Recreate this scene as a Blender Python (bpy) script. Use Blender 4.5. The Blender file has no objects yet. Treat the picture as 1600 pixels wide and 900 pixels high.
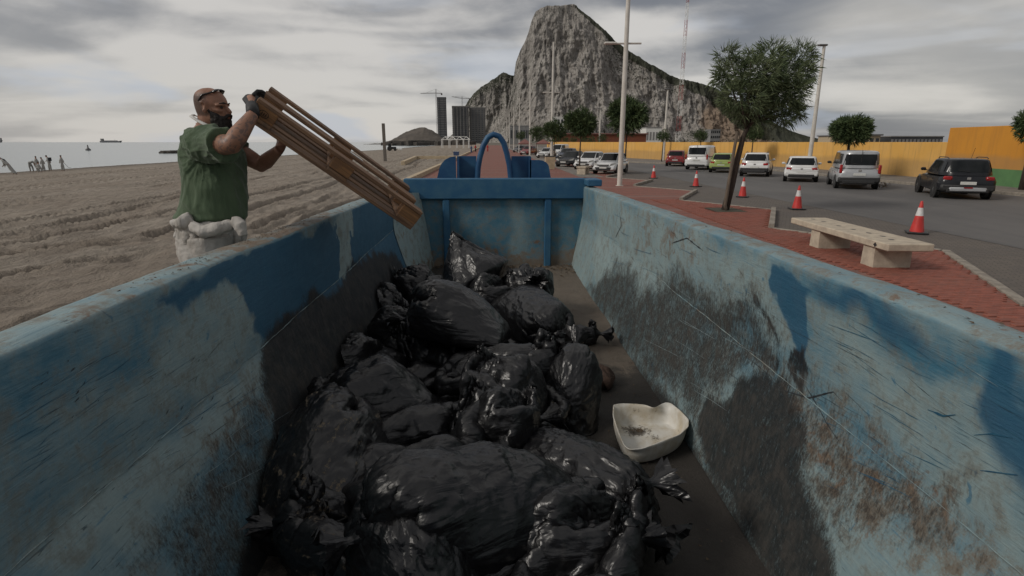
import bpy, bmesh, math, random
import numpy as np
from mathutils import Vector, Matrix
R = math.radians
random.seed(7)
scene = bpy.context.scene
COL = scene.collection
# ------------------------------------------------------------------ camera
FPX, CAMH = 880.0, 2.2
PITCH = math.atan(228 / FPX)
YAW = math.atan(32 / (FPX / math.cos(PITCH)))
cam_data = bpy.data.cameras.new('camera')
cam = bpy.data.objects.new('camera', cam_data)
COL.objects.link(cam)
scene.camera = cam
cam.location = (0, 0, CAMH)
cam.rotation_euler = (math.pi / 2 - PITCH, 0, -YAW)
cam_data.sensor_width = 36
cam_data.lens = FPX / 1600 * 36
cam_data.clip_start = 0.05
cam_data.clip_end = 60000
# ------------------------------------------------------------------ light
scene.view_settings.view_transform = 'Standard'
scene.view_settings.look = 'None'
scene.view_settings.exposure = 0.3
scene.view_settings.gamma = 1.0
SUN_EL, SUN_AZ = R(36), R(-112)          # azimuth from +Y, clockwise
sun_data = bpy.data.lights.new('sun', 'SUN')
sun_data.energy = 1.3
sun_data.angle = R(14)
sun_data.color = (1.0, 0.94, 0.86)
sun = bpy.data.objects.new('sun', sun_data)
COL.objects.link(sun)
sd = Vector((math.sin(SUN_AZ) * math.cos(SUN_EL), math.cos(SUN_AZ) * math.cos(SUN_EL), math.sin(SUN_EL)))
sun.rotation_euler = sd.to_track_quat('Z', 'Y').to_euler()


class NT:
    """tiny helper to write node trees"""
    def __init__(s, tree):
        s.t = tree; s.n = tree.nodes; s.l = tree.links
    def node(s, kind, **kw):
        n = s.n.new(kind)
        for k, v in kw.items(): setattr(n, k, v)
        return n
    def set(s, sock, v):
        if isinstance(v, bpy.types.NodeSocket): s.l.new(v, sock)
        elif v is not None:
            if sock.type == 'RGBA' and not isinstance(v, (int, float)) and len(v) == 3: v = (*v, 1)
            if sock.type == 'RGBA' and isinstance(v, (int, float)): v = (v, v, v, 1)
            sock.default_value = v
    def math(s, op, a, b=None, clamp=False):
        n = s.node('ShaderNodeMath', operation=op, use_clamp=clamp)
        s.set(n.inputs[0], a)
        if b is not None: s.set(n.inputs[1], b)
        return n.outputs[0]
    def vmath(s, op, a, b=None):
        n = s.node('ShaderNodeVectorMath', operation=op)
        s.set(n.inputs[0], a)
        if b is not None: s.set(n.inputs[1], b)
        return n.outputs['Value'] if op in ('DOT_PRODUCT', 'LENGTH') else n.outputs[0]
    def noise(s, vec, scale=5, detail=5, rough=.55, dist=0, out='Fac'):
        n = s.node('ShaderNodeTexNoise')
        if vec is not None: s.l.new(vec, n.inputs['Vector'])
        n.inputs['Scale'].default_value = scale; n.inputs['Detail'].default_value = detail
        n.inputs['Roughness'].default_value = rough; n.inputs['Distortion'].default_value = dist
        return n.outputs[out]
    def voro(s, vec, scale=5, feature='F1', out='Distance'):
        n = s.node('ShaderNodeTexVoronoi', feature=feature)
        if vec is not None: s.l.new(vec, n.inputs['Vector'])
        n.inputs['Scale'].default_value = scale
        return n.outputs[out]
    def map(s, vec, scale=(1, 1, 1), rot=(0, 0, 0), loc=(0, 0, 0)):
        n = s.node('ShaderNodeMapping')
        s.l.new(vec, n.inputs['Vector'])
        n.inputs['Scale'].default_value = scale; n.inputs['Rotation'].default_value = rot; n.inputs['Location'].default_value = loc
        return n.outputs[0]
    def ss(s, v, a, b, o0=0., o1=1.):
        n = s.node('ShaderNodeMapRange', interpolation_type='SMOOTHSTEP')
        s.set(n.inputs['Value'], v)
        for k, x in (('From Min', a), ('From Max', b), ('To Min', o0), ('To Max', o1)): s.set(n.inputs[k], x)
        return n.outputs[0]
    def mix(s, f, a, b, blend='MIX'):
        n = s.node('ShaderNodeMix', data_type='RGBA', blend_type=blend)
        s.set(n.inputs[0], f); s.set(n.inputs[6], a); s.set(n.inputs[7], b)
        return n.outputs[2]
    def attr(s, name):
        return s.node('ShaderNodeAttribute', attribute_name=name).outputs['Fac']
    def sep(s, vec):
        n = s.node('ShaderNodeSeparateXYZ'); s.l.new(vec, n.inputs[0]); return n.outputs
    def comb(s, x, y, z):
        n = s.node('ShaderNodeCombineXYZ')
        s.set(n.inputs[0], x); s.set(n.inputs[1], y); s.set(n.inputs[2], z)
        return n.outputs[0]
    def obj(s):
        return s.node('ShaderNodeTexCoord').outputs['Object']
    def bump(s, h, strength=.5, dist=.01, normal=None):
        n = s.node('ShaderNodeBump')
        s.set(n.inputs['Height'], h); n.inputs['Strength'].default_value = strength; n.inputs['Distance'].default_value = dist
        if normal is not None: s.l.new(normal, n.inputs['Normal'])
        return n.outputs[0]


# ------------------------------------------------------------------ sky: an overcast, streaked cloud deck
world = bpy.data.worlds.new('World')
scene.world = world
world.use_nodes = True
w = NT(world.node_tree)
w.n.clear()
sky = w.node('ShaderNodeTexSky', sky_type='NISHITA')
sky.sun_disc = False; sky.sun_elevation = SUN_EL; sky.sun_rotation = SUN_AZ
D = w.node('ShaderNodeTexCoord').outputs['Generated']
dx, dy, dz = w.sep(D)
zc = w.math('ADD', w.math('MAXIMUM', dz, 0.0), 0.09)
U = w.comb(w.math('DIVIDE', dx, zc), w.math('DIVIDE', dy, zc), 0.0)
warp = w.noise(U, .45, 3, .5, 0, 'Color')
U2 = w.vmath('ADD', U, w.vmath('SCALE', warp, None))
U2.node.inputs[1].default_value = (0, 0, 0)
sc_ = [n for n in w.n if n.type == 'VECT_MATH' and n.operation == 'SCALE'][0]; sc_.inputs['Scale'].default_value = 1.5
w.l.new(sc_.outputs[0], U2.node.inputs[1])
# long bands running up to the right, as in the photograph's left half
bandc = w.map(U2, (.34, .95, 1), (0, 0, R(-28)))
bands = w.noise(bandc, .7, 5, .45, .5)
soft = w.noise(w.map(D, (1, 1, 2.2), (R(8), R(20), 0)), 2.0, 5, .5, .9)
fine = w.noise(w.map(D, (1, 1, 3.2)), 7.5, 8, .6, .3)
# smooth lens-shaped layers
lens = w.noise(w.map(D, (1.0, 1.0, 4.6), (R(10), R(24), 0)), 1.9, 2.2, .42, 1.6)
cl = w.math('ADD', w.math('MULTIPLY', bands, .36), w.math('ADD', w.math('MULTIPLY', soft, .26), w.math('MULTIPLY', lens, .40)))
cl = w.math('ADD', cl, w.math('MULTIPLY', w.math('SUBTRACT', fine, .5), .16))
cl = w.ss(cl, .42, .60)
dark = (.15, .155, .170); light = (.50, .48, .455)
c = w.mix(cl, dark, light)
# a warm belt over the sea, a slightly blue gap over the low horizon
belt = w.ss(dz, .0, .30, 1, 0)
leftw = w.ss(dx, -.05, -.75)
c = w.mix(w.math('MULTIPLY', w.math('MULTIPLY', belt, leftw), .55), c, (.45, .43, .405))
gap = w.math('MULTIPLY', w.ss(w.noise(w.map(D, (1, 1, 4)), 3.1, 4, .5, .4), .54, .66), w.ss(dz, .34, .05))
c = w.mix(w.math('MULTIPLY', gap, .6), c, (.36, .40, .47))
skyc = w.mix(.07, c, w.mix(1.0, sky.outputs[0], (.09, .09, .09), 'MULTIPLY'))
# the brighter bank of cloud on the right
bd = Vector((math.sin(R(41)) * .97, math.cos(R(41)) * .97, .25)).normalized()
bb = w.ss(w.math('ADD', w.vmath('DOT_PRODUCT', D, tuple(bd)), w.math('MULTIPLY', w.math('SUBTRACT', soft, .5), .22)), .945, 1.0)
skyc = w.mix(w.math('MULTIPLY', bb, .55), skyc, (.52, .50, .46))
bg = w.node('ShaderNodeBackground'); bg.inputs['Strength'].default_value = 1.0
w.l.new(skyc, bg.inputs['Color'])
wo = w.node('ShaderNodeOutputWorld'); w.l.new(bg.outputs[0], wo.inputs[0])

# ------------------------------------------------------------------ measuring helpers (photograph pixel -> point of the place)
_f = np.array([math.sin(YAW) * math.cos(PITCH), math.cos(YAW) * math.cos(PITCH), -math.sin(PITCH)])
_r = np.array([math.cos(YAW), -math.sin(YAW), 0.]); _u = np.cross(_r, _f)
_C = np.array([0, 0, CAMH])
def ray(x, y): return _f + _r * (x - 800) / FPX - _u * (y - 450) / FPX
def atz(x, y, z=0.0): d = ray(x, y); return _C + d * ((z - CAMH) / d[2])
def aty(x, y, Y): d = ray(x, y); return _C + d * (Y / d[1])
def atx(x, y, X): d = ray(x, y); return _C + d * (X / d[0])
def dep(x, y, d): return _C + ray(x, y) * d
def V(p): return Vector([float(a) for a in p])

# ------------------------------------------------------------------ numpy noise
def _hash(i, j, k, s):
    n = (i * 374761393 + j * 668265263 + k * 2147483647 % 4294967291 + k * 974711 + s * 1274126177) & 0xffffffff
    n = ((n ^ (n >> 13)) * 1274126177) & 0xffffffff
    n = ((n ^ (n >> 16)) * 2246822519) & 0xffffffff
    return ((n ^ (n >> 15)) & 0xffffff) / float(0xffffff)
def vn(P, s=0):
    P = np.asarray(P, float); I = np.floor(P).astype(np.int64); f = P - I; f = f * f * f * (f * (f * 6 - 15) + 10)
    i, j, k = I[..., 0], I[..., 1], I[..., 2]; r = 0
    for a in (0, 1):
        wa = f[..., 0] if a else 1 - f[..., 0]
        for b in (0, 1):
            wb = f[..., 1] if b else 1 - f[..., 1]
            for c in (0, 1):
                wc = f[..., 2] if c else 1 - f[..., 2]
                r = r + wa * wb * wc * _hash(i + a, j + b, k + c, s)
    return r
def fbm(P, o=4, s=0, g=.5):
    r = 0; a = 1; t = 0; P = np.asarray(P, float)
    for k in range(o):
        r = r + a * vn(P, s + k * 17); t += a; a *= g; P = P * 2.03 + 3.7
    return r / t
def ridged(P, o=3, s=0, g=.5):
    r = 0; a = 1; t = 0; P = np.asarray(P, float)
    for k in range(o):
        r = r + a * (1 - np.abs(2 * vn(P, s + k * 31) - 1)); t += a; a *= g; P = P * 2.07 + 5.1
    return r / t
def sstep(x, a, b):
    t = np.clip((x - a) / (b - a), 0, 1); return t * t * (3 - 2 * t)
def p3(x, y, z=0): x, y = np.broadcast_arrays(x, y); return np.stack([x, y, np.broadcast_to(z, x.shape)], -1).astype(float)

# ------------------------------------------------------------------ mesh builder
class MB:
    def __init__(s): s.v = []; s.f = []; s.m = []
    def add(s, vs, fs, mi=0):
        o = len(s.v); s.v.extend([tuple(float(c) for c in p) for p in vs]); s.f.extend([tuple(i + o for i in f) for f in fs]); s.m.extend([mi] * len(fs)); return s
    def hexa(s, p, mi=0):
        return s.add(p, [(0, 3, 2, 1), (4, 5, 6, 7), (0, 1, 5, 4), (1, 2, 6, 5), (2, 3, 7, 6), (3, 0, 4, 7)], mi)
    def box(s, c, d, rot=None, bev=0.0, mi=0):
        h = [x / 2 for x in d]; c = Vector(c)
        T = (lambda p: c + rot @ Vector(p)) if rot is not None else (lambda p: c + Vector(p))
        if bev <= 0:
            q = [(-1, -1, -1), (1, -1, -1), (1, 1, -1), (-1, 1, -1), (-1, -1, 1), (1, -1, 1), (1, 1, 1), (-1, 1, 1)]
            return s.hexa([T([a[i] * h[i] for i in range(3)]) for a in q], mi)
        b = min(bev, min(h) * .95); vs = []; ix = {}
        for sx in (-1, 1):
            for sy in (-1, 1):
                for sz in (-1, 1):
                    for ax in range(3):
                        q = [sx * (h[0] - (b if ax != 0 else 0)), sy * (h[1] - (b if ax != 1 else 0)), sz * (h[2] - (b if ax != 2 else 0))]
                        ix[(sx, sy, sz, ax)] = len(vs); vs.append(T(q))
        fs = []
        def q4(a): fs.append(tuple(a))
        for ax in range(3):
            o1, o2 = [(1, 2), (2, 0), (0, 1)][ax]
            for sg in (-1, 1):
                def k(u, v_):
                    t = [0, 0, 0]; t[ax] = sg; t[o1] = u; t[o2] = v_; return ix[(*t, ax)]
                a = [k(-1, -1), k(1, -1), k(1, 1), k(-1, 1)]
                q4(a if sg > 0 else a[::-1])
            for u in (-1, 1):
                for v_ in (-1, 1):
                    t0 = [0, 0, 0]; t1 = [0, 0, 0]; t0[ax] = -1; t1[ax] = 1
                    for t in (t0, t1): t[o1] = u; t[o2] = v_
                    a = [ix[(*t0, o1)], ix[(*t1, o1)], ix[(*t1, o2)], ix[(*t0, o2)]]
                    q4(a if u * v_ < 0 else a[::-1])
        for sx in (-1, 1):
            for sy in (-1, 1):
                for sz in (-1, 1):
                    a = [ix[(sx, sy, sz, q)] for q in range(3)]; q4(a if sx * sy * sz > 0 else a[::-1])
        return s.add(vs, fs, mi)
    def tube(s, pts, rad, seg=8, cap=True, mi=0, sq=None):
        pts = [Vector([float(c) for c in p]) for p in pts]; n = len(pts)
        if not hasattr(rad, '__len__'): rad = [rad] * n
        rings = []; up = None
        for i, p in enumerate(pts):
            t = (pts[min(i + 1, n - 1)] - pts[max(i - 1, 0)])
            t = t.normalized() if t.length > 1e-9 else Vector((0, 0, 1))
            if up is None:
                up = Vector((0, 0, 1)) if abs(t.z) < .9 else Vector((0, 1, 0))
            a = t.cross(up)
            if a.length < 1e-6: a = t.orthogonal()
            a.normalize(); b = a.cross(t).normalized(); up = b
            r = rad[i]; ra, rb = (r if hasattr(r, '__len__') else (r, r))
            rings.append([p + a * (math.cos(2 * math.pi * k / seg) * ra) + b * (math.sin(2 * math.pi * k / seg) * rb) for k in range(seg)])
        return s.loft(rings, cap, mi)
    def loft(s, rings, cap=True, mi=0, closed=True):
        seg = len(rings[0]); vs = [p for r in rings for p in r]; fs = []
        for i in range(len(rings) - 1):
            for k in range(seg if closed else seg - 1):
                k2 = (k + 1) % seg
                fs.append((i * seg + k, i * seg + k2, (i + 1) * seg + k2, (i + 1) * seg + k))
        if cap and closed:
            fs.append(tuple(range(seg))[::-1]); fs.append(tuple((len(rings) - 1) * seg + k for k in range(seg)))
        return s.add(vs, fs, mi)
    def lathe(s, prof, seg=16, c=(0, 0, 0), axis='z', mi=0, cap=True):
        rings = []
        for r, z in prof:
            ring = []
            for k in range(seg):
                a = 2 * math.pi * k / seg; x, y = r * math.cos(a), r * math.sin(a)
                q = {'z': (x, y, z), 'y': (x, z, -y), 'x': (z, x, y)}[axis]
                ring.append((c[0] + q[0], c[1] + q[1], c[2] + q[2]))
            rings.append(ring)
        return s.loft(rings, cap, mi)
    def prism(s, poly, z0, z1, mi=0):
        n = len(poly); vs = [(x, y, z0) for x, y in poly] + [(x, y, z1) for x, y in poly]
        return s.add(vs, [tuple(range(n))[::-1], tuple(range(n, 2 * n))] + [(i, (i + 1) % n, n + (i + 1) % n, n + i) for i in range(n)], mi)
    def mesh(s, name, mats, smooth=False):
        me = bpy.data.meshes.new(name); me.from_pydata(s.v, [], s.f)
        for m in (mats if isinstance(mats, (list, tuple)) else [mats]): me.materials.append(m)
        if any(s.m): me.polygons.foreach_set('material_index', s.m)
        if smooth: me.shade_smooth() if smooth is True else me.shade_smooth()
        me.update(); return me
    def build(s, name, mats, parent=None, smooth=False, loc=None, fix=True):
        me = s.mesh(name, mats, smooth)
        if fix:
            bm = bmesh.new(); bm.from_mesh(me); bmesh.ops.recalc_face_normals(bm, faces=bm.faces); bm.to_mesh(me); bm.free()
        if smooth and smooth is not True: me.set_sharp_from_angle(angle=R(smooth))
        return link(name, me, parent, loc)
def link(name, me, parent=None, loc=None):
    o = bpy.data.objects.new(name, me); COL.objects.link(o)
    if parent is not None: o.parent = parent
    if loc is not None: o.location = loc
    return o
def grid_mesh(name, P, mats, parent=None, smooth=True, attrs=None, flip=False, wrap=False):
    n, m = P.shape[:2]; me = bpy.data.meshes.new(name)
    idx = np.arange(n * m).reshape(n, m)
    if wrap: idx = np.concatenate([idx, idx[:, :1]], 1)
    q = np.stack([idx[:-1, :-1], idx[1:, :-1], idx[1:, 1:], idx[:-1, 1:]], -1).reshape(-1, 4)
    if flip: q = q[:, ::-1]
    me.vertices.add(n * m); me.vertices.foreach_set('co', P.reshape(-1).astype(np.float32))
    me.loops.add(q.size); me.loops.foreach_set('vertex_index', q.reshape(-1).astype(np.int32))
    me.polygons.add(len(q)); me.polygons.foreach_set('loop_start', np.arange(0, q.size, 4, dtype=np.int32))
    me.update(calc_edges=True); me.validate()
    if smooth: me.shade_smooth()
    for m_ in (mats if isinstance(mats, (list, tuple)) else [mats]): me.materials.append(m_)
    for k, a in (attrs or {}).items():
        at = me.attributes.new(k, 'FLOAT', 'POINT'); at.data.foreach_set('value', a.reshape(-1).astype(np.float32))
    return link(name, me, parent)
def thing(name, label, cat, loc=(0, 0, 0), rz=0, group=None):
    o = bpy.data.objects.new(name, None); COL.objects.link(o); o.location = loc; o.rotation_euler = (0, 0, rz); o.empty_display_size = .2
    return tag(o, label, cat, group)
def tag(o, label=None, cat=None, group=None, kind=None):
    if label: o['label'] = label
    if cat: o['category'] = cat
    if group: o['group'] = group
    if kind: o['kind'] = kind
    return o
def struct(o, label=None): return tag(o, label=label, kind='structure')
def kids(o): return [c for c in o.children]
def copy_tree(o, parent=None):
    c = o.copy(); COL.objects.link(c); c.parent = parent
    for ch in kids(o): copy_tree(ch, c)
    return c
def remesh(mb, voxel, mat, name, parent=None, smooth_it=4, post=None, loc=None):
    """fuse overlapping lofts into one continuous skin"""
    bm = bmesh.new(); t = mb.mesh('tmp', mat); bm.from_mesh(t); bmesh.ops.recalc_face_normals(bm, faces=bm.faces); bm.to_mesh(t); bm.free()
    o = bpy.data.objects.new('tmp', t); COL.objects.link(o)
    m = o.modifiers.new('r', 'REMESH'); m.mode = 'VOXEL'; m.voxel_size = voxel; m.use_smooth_shade = True
    if smooth_it:
        s_ = o.modifiers.new('s', 'SMOOTH'); s_.iterations = smooth_it; s_.factor = .5
    dg = bpy.context.evaluated_depsgraph_get()
    me = bpy.data.meshes.new_from_object(o.evaluated_get(dg)); me.name = name
    bpy.data.objects.remove(o)
    me.materials.clear(); me.materials.append(mat); me.shade_smooth()
    if post is not None: post(me)
    return link(name, me, parent, loc)
def get_co(me):
    a = np.empty(len(me.vertices) * 3, np.float32); me.vertices.foreach_get('co', a); return a.reshape(-1, 3).astype(float)
def get_no(me):
    a = np.empty(len(me.vertices) * 3, np.float32); me.vertices.foreach_get('normal', a); return a.reshape(-1, 3).astype(float)
def set_co(me, P): me.vertices.foreach_set('co', P.reshape(-1).astype(np.float32)); me.update()

# ------------------------------------------------------------------ materials
def base_mat(name):
    m = bpy.data.materials.new(name); m.use_nodes = True
    n = NT(m.node_tree); b = m.node_tree.nodes['Principled BSDF']; return m, n, b
def M(name, col, rough=.6, col2=None, scale=6, detail=6, lo=.35, hi=.65, bump=0, bscale=None, metal=0, spec=None, coat=0, stretch=None, rvar=.08, dist=0):
    m, n, b = base_mat(name); co = n.obj()
    if stretch: co = n.map(co, stretch)
    f = n.noise(co, scale, detail, .6, dist)
    if col2 is None: col2 = tuple(c * .72 for c in col)
    n.set(b.inputs['Base Color'], n.mix(n.ss(f, lo, hi), col, col2))
    n.set(b.inputs['Roughness'], n.math('ADD', rough, n.math('MULTIPLY', n.math('SUBTRACT', f, .5), rvar * 2), True))
    b.inputs['Metallic'].default_value = metal
    if spec is not None: b.inputs['Specular IOR Level'].default_value = spec
    if coat: b.inputs['Coat Weight'].default_value = coat; b.inputs['Coat Roughness'].default_value = .05
    if bump: n.set(b.inputs['Normal'], n.bump(n.noise(co, bscale or scale * 6, 5, .6), .8, bump))
    return m
# container paint: painted steel; the attributes hold stains and wear that have shapes of their own, plus painted-in interior darkness
def paint_mat(name, blue=(.042, .142, .212), pale=(.25, .325, .33)):
    m, n, b = base_mat(name); co = n.obj()
    a_pale, a_soot_shade, a_dust, a_deep = n.attr('pale'), n.attr('soot_shade'), n.attr('dust'), n.attr('deep')
    big = n.noise(co, 2.2, 6, .6, .6); mid = n.noise(co, 9, 6, .65, .4); fine = n.noise(co, 55, 5, .7)
    grit = n.noise(co, 130, 3, .8)
    scr = n.noise(n.map(co, (30, 1.6, 22), (R(14), 0, 0)), 3.4, 4, .62, .6)
    scr2 = n.noise(n.map(co, (20, 2.2, 30), (R(-24), 0, 0)), 3.0, 4, .6, 1.2)
    pv = n.math('ADD', a_pale, n.math('ADD', n.math('MULTIPLY', n.math('SUBTRACT', mid, .5), .9), n.math('MULTIPLY', n.math('SUBTRACT', big, .5), .8)))
    pv = n.math('ADD', pv, n.math('MULTIPLY', n.math('SUBTRACT', scr, .5), .5))
    c = n.mix(n.ss(pv, .0, 1.0), blue, pale)
    c = n.mix(n.math('MULTIPLY', n.ss(scr, .60, .72), .6), c, (.05, .17, .27))
    c = n.mix(n.math('MULTIPLY', n.math('MULTIPLY', n.ss(scr2, .63, .68), n.ss(big, .45, .6)), .8), c, (.03, .06, .08))
    c = n.mix(n.math('MULTIPLY', n.ss(n.noise(co, 14, 4, .55, .8), .66, .72), .7), c, (.04, .15, .24))
    # dirt film and rust blooms
    c = n.mix(n.math('MULTIPLY', n.ss(n.math('ADD', mid, n.math('MULTIPLY', fine, .4)), .62, .92), .55), c, (.13, .11, .08))
    rust = n.ss(n.math('ADD', n.math('MULTIPLY', a_dust, .22), n.math('ADD', n.noise(co, 6.5, 6, .7, .5), n.math('MULTIPLY', fine, .12))), .72, .84)
    c = n.mix(n.math('MULTIPLY', rust, .8), c, n.mix(fine, (.10, .045, .02), (.20, .11, .055)))
    c = n.mix(n.math('MULTIPLY', n.ss(n.math('ADD', a_dust, n.math('ADD', n.math('MULTIPLY', n.math('SUBTRACT', grit, .5), 1.1), n.math('MULTIPLY', n.math('SUBTRACT', mid, .5), 1.8))), .35, 1.0), .85), c, n.mix(mid, (.23, .185, .135), (.13, .10, .075)))
    # deep blue: wet, cleaner paint
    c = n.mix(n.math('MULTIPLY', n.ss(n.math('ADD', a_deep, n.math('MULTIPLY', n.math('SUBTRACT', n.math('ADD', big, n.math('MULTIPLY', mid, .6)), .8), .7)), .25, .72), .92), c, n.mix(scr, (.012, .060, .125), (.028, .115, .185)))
    # soot and grime: solid where the mask is high, speckled down at its rim; also carries the interior's dimness
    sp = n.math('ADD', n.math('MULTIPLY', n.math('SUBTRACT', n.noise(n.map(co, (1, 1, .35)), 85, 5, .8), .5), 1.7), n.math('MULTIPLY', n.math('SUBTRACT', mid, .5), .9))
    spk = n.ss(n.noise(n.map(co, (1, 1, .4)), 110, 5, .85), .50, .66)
    sv = n.math('MULTIPLY', n.ss(n.math('ADD', a_soot_shade, sp), .22, .92), n.math('SUBTRACT', 1.0, n.math('MULTIPLY', spk, n.ss(a_soot_shade, 1.0, .7, 0., .8))))
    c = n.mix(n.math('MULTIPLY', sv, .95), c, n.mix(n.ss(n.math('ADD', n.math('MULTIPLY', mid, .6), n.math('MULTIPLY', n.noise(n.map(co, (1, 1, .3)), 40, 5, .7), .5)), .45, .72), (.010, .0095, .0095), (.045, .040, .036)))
    n.set(b.inputs['Base Color'], c)
    n.set(b.inputs['Roughness'], n.math('ADD', .50, n.math('MULTIPLY', mid, .35), True))
    b.inputs['Specular IOR Level'].default_value = .35
    h = n.math('ADD', n.math('MULTIPLY', mid, .8), n.math('ADD', n.math('MULTIPLY', fine, .35), n.math('MULTIPLY', scr2, -.5)))
    h = n.math('ADD', h, n.math('MULTIPLY', sv, .25))
    n.set(b.inputs['Normal'], n.bump(h, .55, .008))
    return m
MAT = {}
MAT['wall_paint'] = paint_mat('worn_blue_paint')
MAT['blue_steel'] = M('blue_steel', (.020, .090, .180), .5, (.045, .125, .195), 5, 8, .35, .75, .002, 40, spec=.4)
MAT['blue_dark'] = M('blue_steel_dark', (.012, .060, .15), .45, (.03, .11, .20), 4, 8, .4, .8, .002, 40, spec=.4)
def floor_mat():
    m, n, b = base_mat('skip_floor'); co = n.obj(); s = n.attr('soot_shade')
    mid = n.noise(co, 7, 7, .65, .5); fine = n.noise(co, 70, 4, .7); grit = n.voro(co, 110)
    c = n.mix(mid, (.155, .125, .095), (.09, .075, .06))
    c = n.mix(n.math('MULTIPLY', n.ss(n.noise(co, 5, 5, .6, 1), .6, .72), .5), c, (.09, .045, .03))
    c = n.mix(n.math('MULTIPLY', n.ss(fine, .55, .75), .5), c, (.05, .042, .035))
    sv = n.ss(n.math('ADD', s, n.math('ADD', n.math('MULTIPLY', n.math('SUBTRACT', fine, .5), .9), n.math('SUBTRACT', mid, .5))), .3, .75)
    c = n.mix(n.math('MULTIPLY', sv, .93), c, n.mix(fine, (.012, .011, .010), (.035, .03, .025)))  # black grime tone, also standing in for the skip's inner shade
    c = n.mix(n.ss(grit, .13, .07, 0, .35), c, (.25, .2, .14))
    n.set(b.inputs['Base Color'], c); n.set(b.inputs['Roughness'], n.math('ADD', .55, n.math('MULTIPLY', mid, .4), True))
    n.set(b.inputs['Normal'], n.bump(n.math('ADD', n.math('MULTIPLY', fine, .6), mid), .8, .012))
    return m
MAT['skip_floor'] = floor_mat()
MAT['debris'] = M('dry_debris', (.05, .035, .022), .9, (.14, .10, .06), 30)
def plastic_mat(dusty=False):
    m, n, b = base_mat('black_bag_plastic' + ('_dusty' if dusty else '')); co = n.obj()
    f1 = n.noise(n.map(co, (1, .22, 1)), 15, 3, .45, .7); wv = n.vmath('ADD', co, n.vmath('MULTIPLY', n.noise(co, 5, 3, .5, 0, 'Color'), (.28, .28, .28)))
    f2 = n.voro(n.map(wv, (1, .55, 1)), 9, 'F1'); f2b = n.voro(n.map(wv, (1, .35, 1)), 24, 'F1'); f3 = n.noise(co, 70, 3, .6, .8)
    c = n.mix(f1, (.005, .005, .006), (.010, .010, .011))
    rough = n.math('ADD', .22, n.math('MULTIPLY', n.noise(co, 5, 4, .6), .24))
    if dusty:
        d = n.ss(n.math('ADD', n.math('MULTIPLY', n.noise(n.map(co, (4, 1.2, 4)), 4.5, 6, .65, .6), 1.0), n.math('MULTIPLY', n.math('SUBTRACT', f3, .5), .5)), .58, .70)
        c = n.mix(n.math('MULTIPLY', d, .8), c, n.mix(f3, (.13, .10, .065), (.21, .17, .115)))
        rough = n.math('ADD', rough, n.math('MULTIPLY', d, .6), True)
    else:
        d = n.ss(n.noise(co, 7, 6, .65, .6), .62, .8)
        c = n.mix(n.math('MULTIPLY', d, .25), c, (.045, .040, .034)); rough = n.math('ADD', rough, n.math('MULTIPLY', d, .25), True)
    n.set(b.inputs['Base Color'], c); n.set(b.inputs['Roughness'], rough)
    b.inputs['Specular IOR Level'].default_value = .55
    h = n.math('ADD', n.math('ADD', n.math('MULTIPLY', f1, .85), n.math('MULTIPLY', f2, .40)), n.math('ADD', n.math('MULTIPLY', f2b, .10), n.math('MULTIPLY', f3, .012)))
    n.set(b.inputs['Normal'], n.bump(h, .55, .035))
    return m
MAT['bag'] = plastic_mat(); MAT['bag_dusty'] = plastic_mat(True)
def tub_mat():
    m, n, b = base_mat('old_white_plastic'); co = n.obj(); s = n.attr('soot_shade')
    mid = n.noise(co, 9, 7, .6, .4); fine = n.noise(co, 60, 4, .65)
    c = n.mix(n.ss(mid, .35, .7), (.60, .59, .55), (.46, .41, .32))
    sv = n.ss(n.math('ADD', s, n.math('ADD', n.math('MULTIPLY', n.math('SUBTRACT', fine, .5), 1.3), n.math('MULTIPLY', n.math('SUBTRACT', mid, .5), 1.4))), .4, .7)
    c = n.mix(n.math('MULTIPLY', sv, .9), c, (.05, .042, .035))
    c = n.mix(n.math('MULTIPLY', n.ss(fine, .6, .7), .3), c, (.30, .26, .2))
    n.set(b.inputs['Base Color'], c); b.inputs['Roughness'].default_value = .5
    b.inputs['Subsurface Weight'].default_value = .08; b.inputs['Subsurface Radius'].default_value = (.02, .02, .02)
    n.set(b.inputs['Normal'], n.bump(fine, .3, .003))
    return m
MAT['tub'] = tub_mat()
def wood_mat(name, c1, c2, c3):
    m, n, b = base_mat(name); co = n.obj()
    oi = n.node('ShaderNodeObjectInfo').outputs['Random']
    off = n.vmath('ADD', co, n.comb(n.math('MULTIPLY', oi, 7), n.math('MULTIPLY', oi, 3), 0))
    g = n.noise(n.map(off, (1.3, 26, 30)), 2.2, 7, .65, .5); k = n.noise(off, 5, 5, .6, .3)
    c = n.mix(n.ss(g, .35, .68), c1, c2)
    c = n.mix(n.ss(n.math('ADD', k, n.math('MULTIPLY', n.math('SUBTRACT', oi, .5), .25)), .48, .66), c, n.mix(g, c3, c2))
    n.set(b.inputs['Base Color'], c); b.inputs['Roughness'].default_value = .8
    n.set(b.inputs['Normal'], n.bump(g, .7, .004))
    return m
MAT['pallet'] = wood_mat('weathered_pallet_wood', (.25, .145, .080), (.11, .058, .033), (.18, .135, .10))
MAT['pallet_block'] = wood_mat('orange_pallet_block', (.30, .155, .065), (.15, .075, .035), (.22, .12, .06))
MAT['post_wood'] = wood_mat('grey_post_wood', (.16, .14, .12), (.09, .08, .07), (.13, .12, .11))
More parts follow.
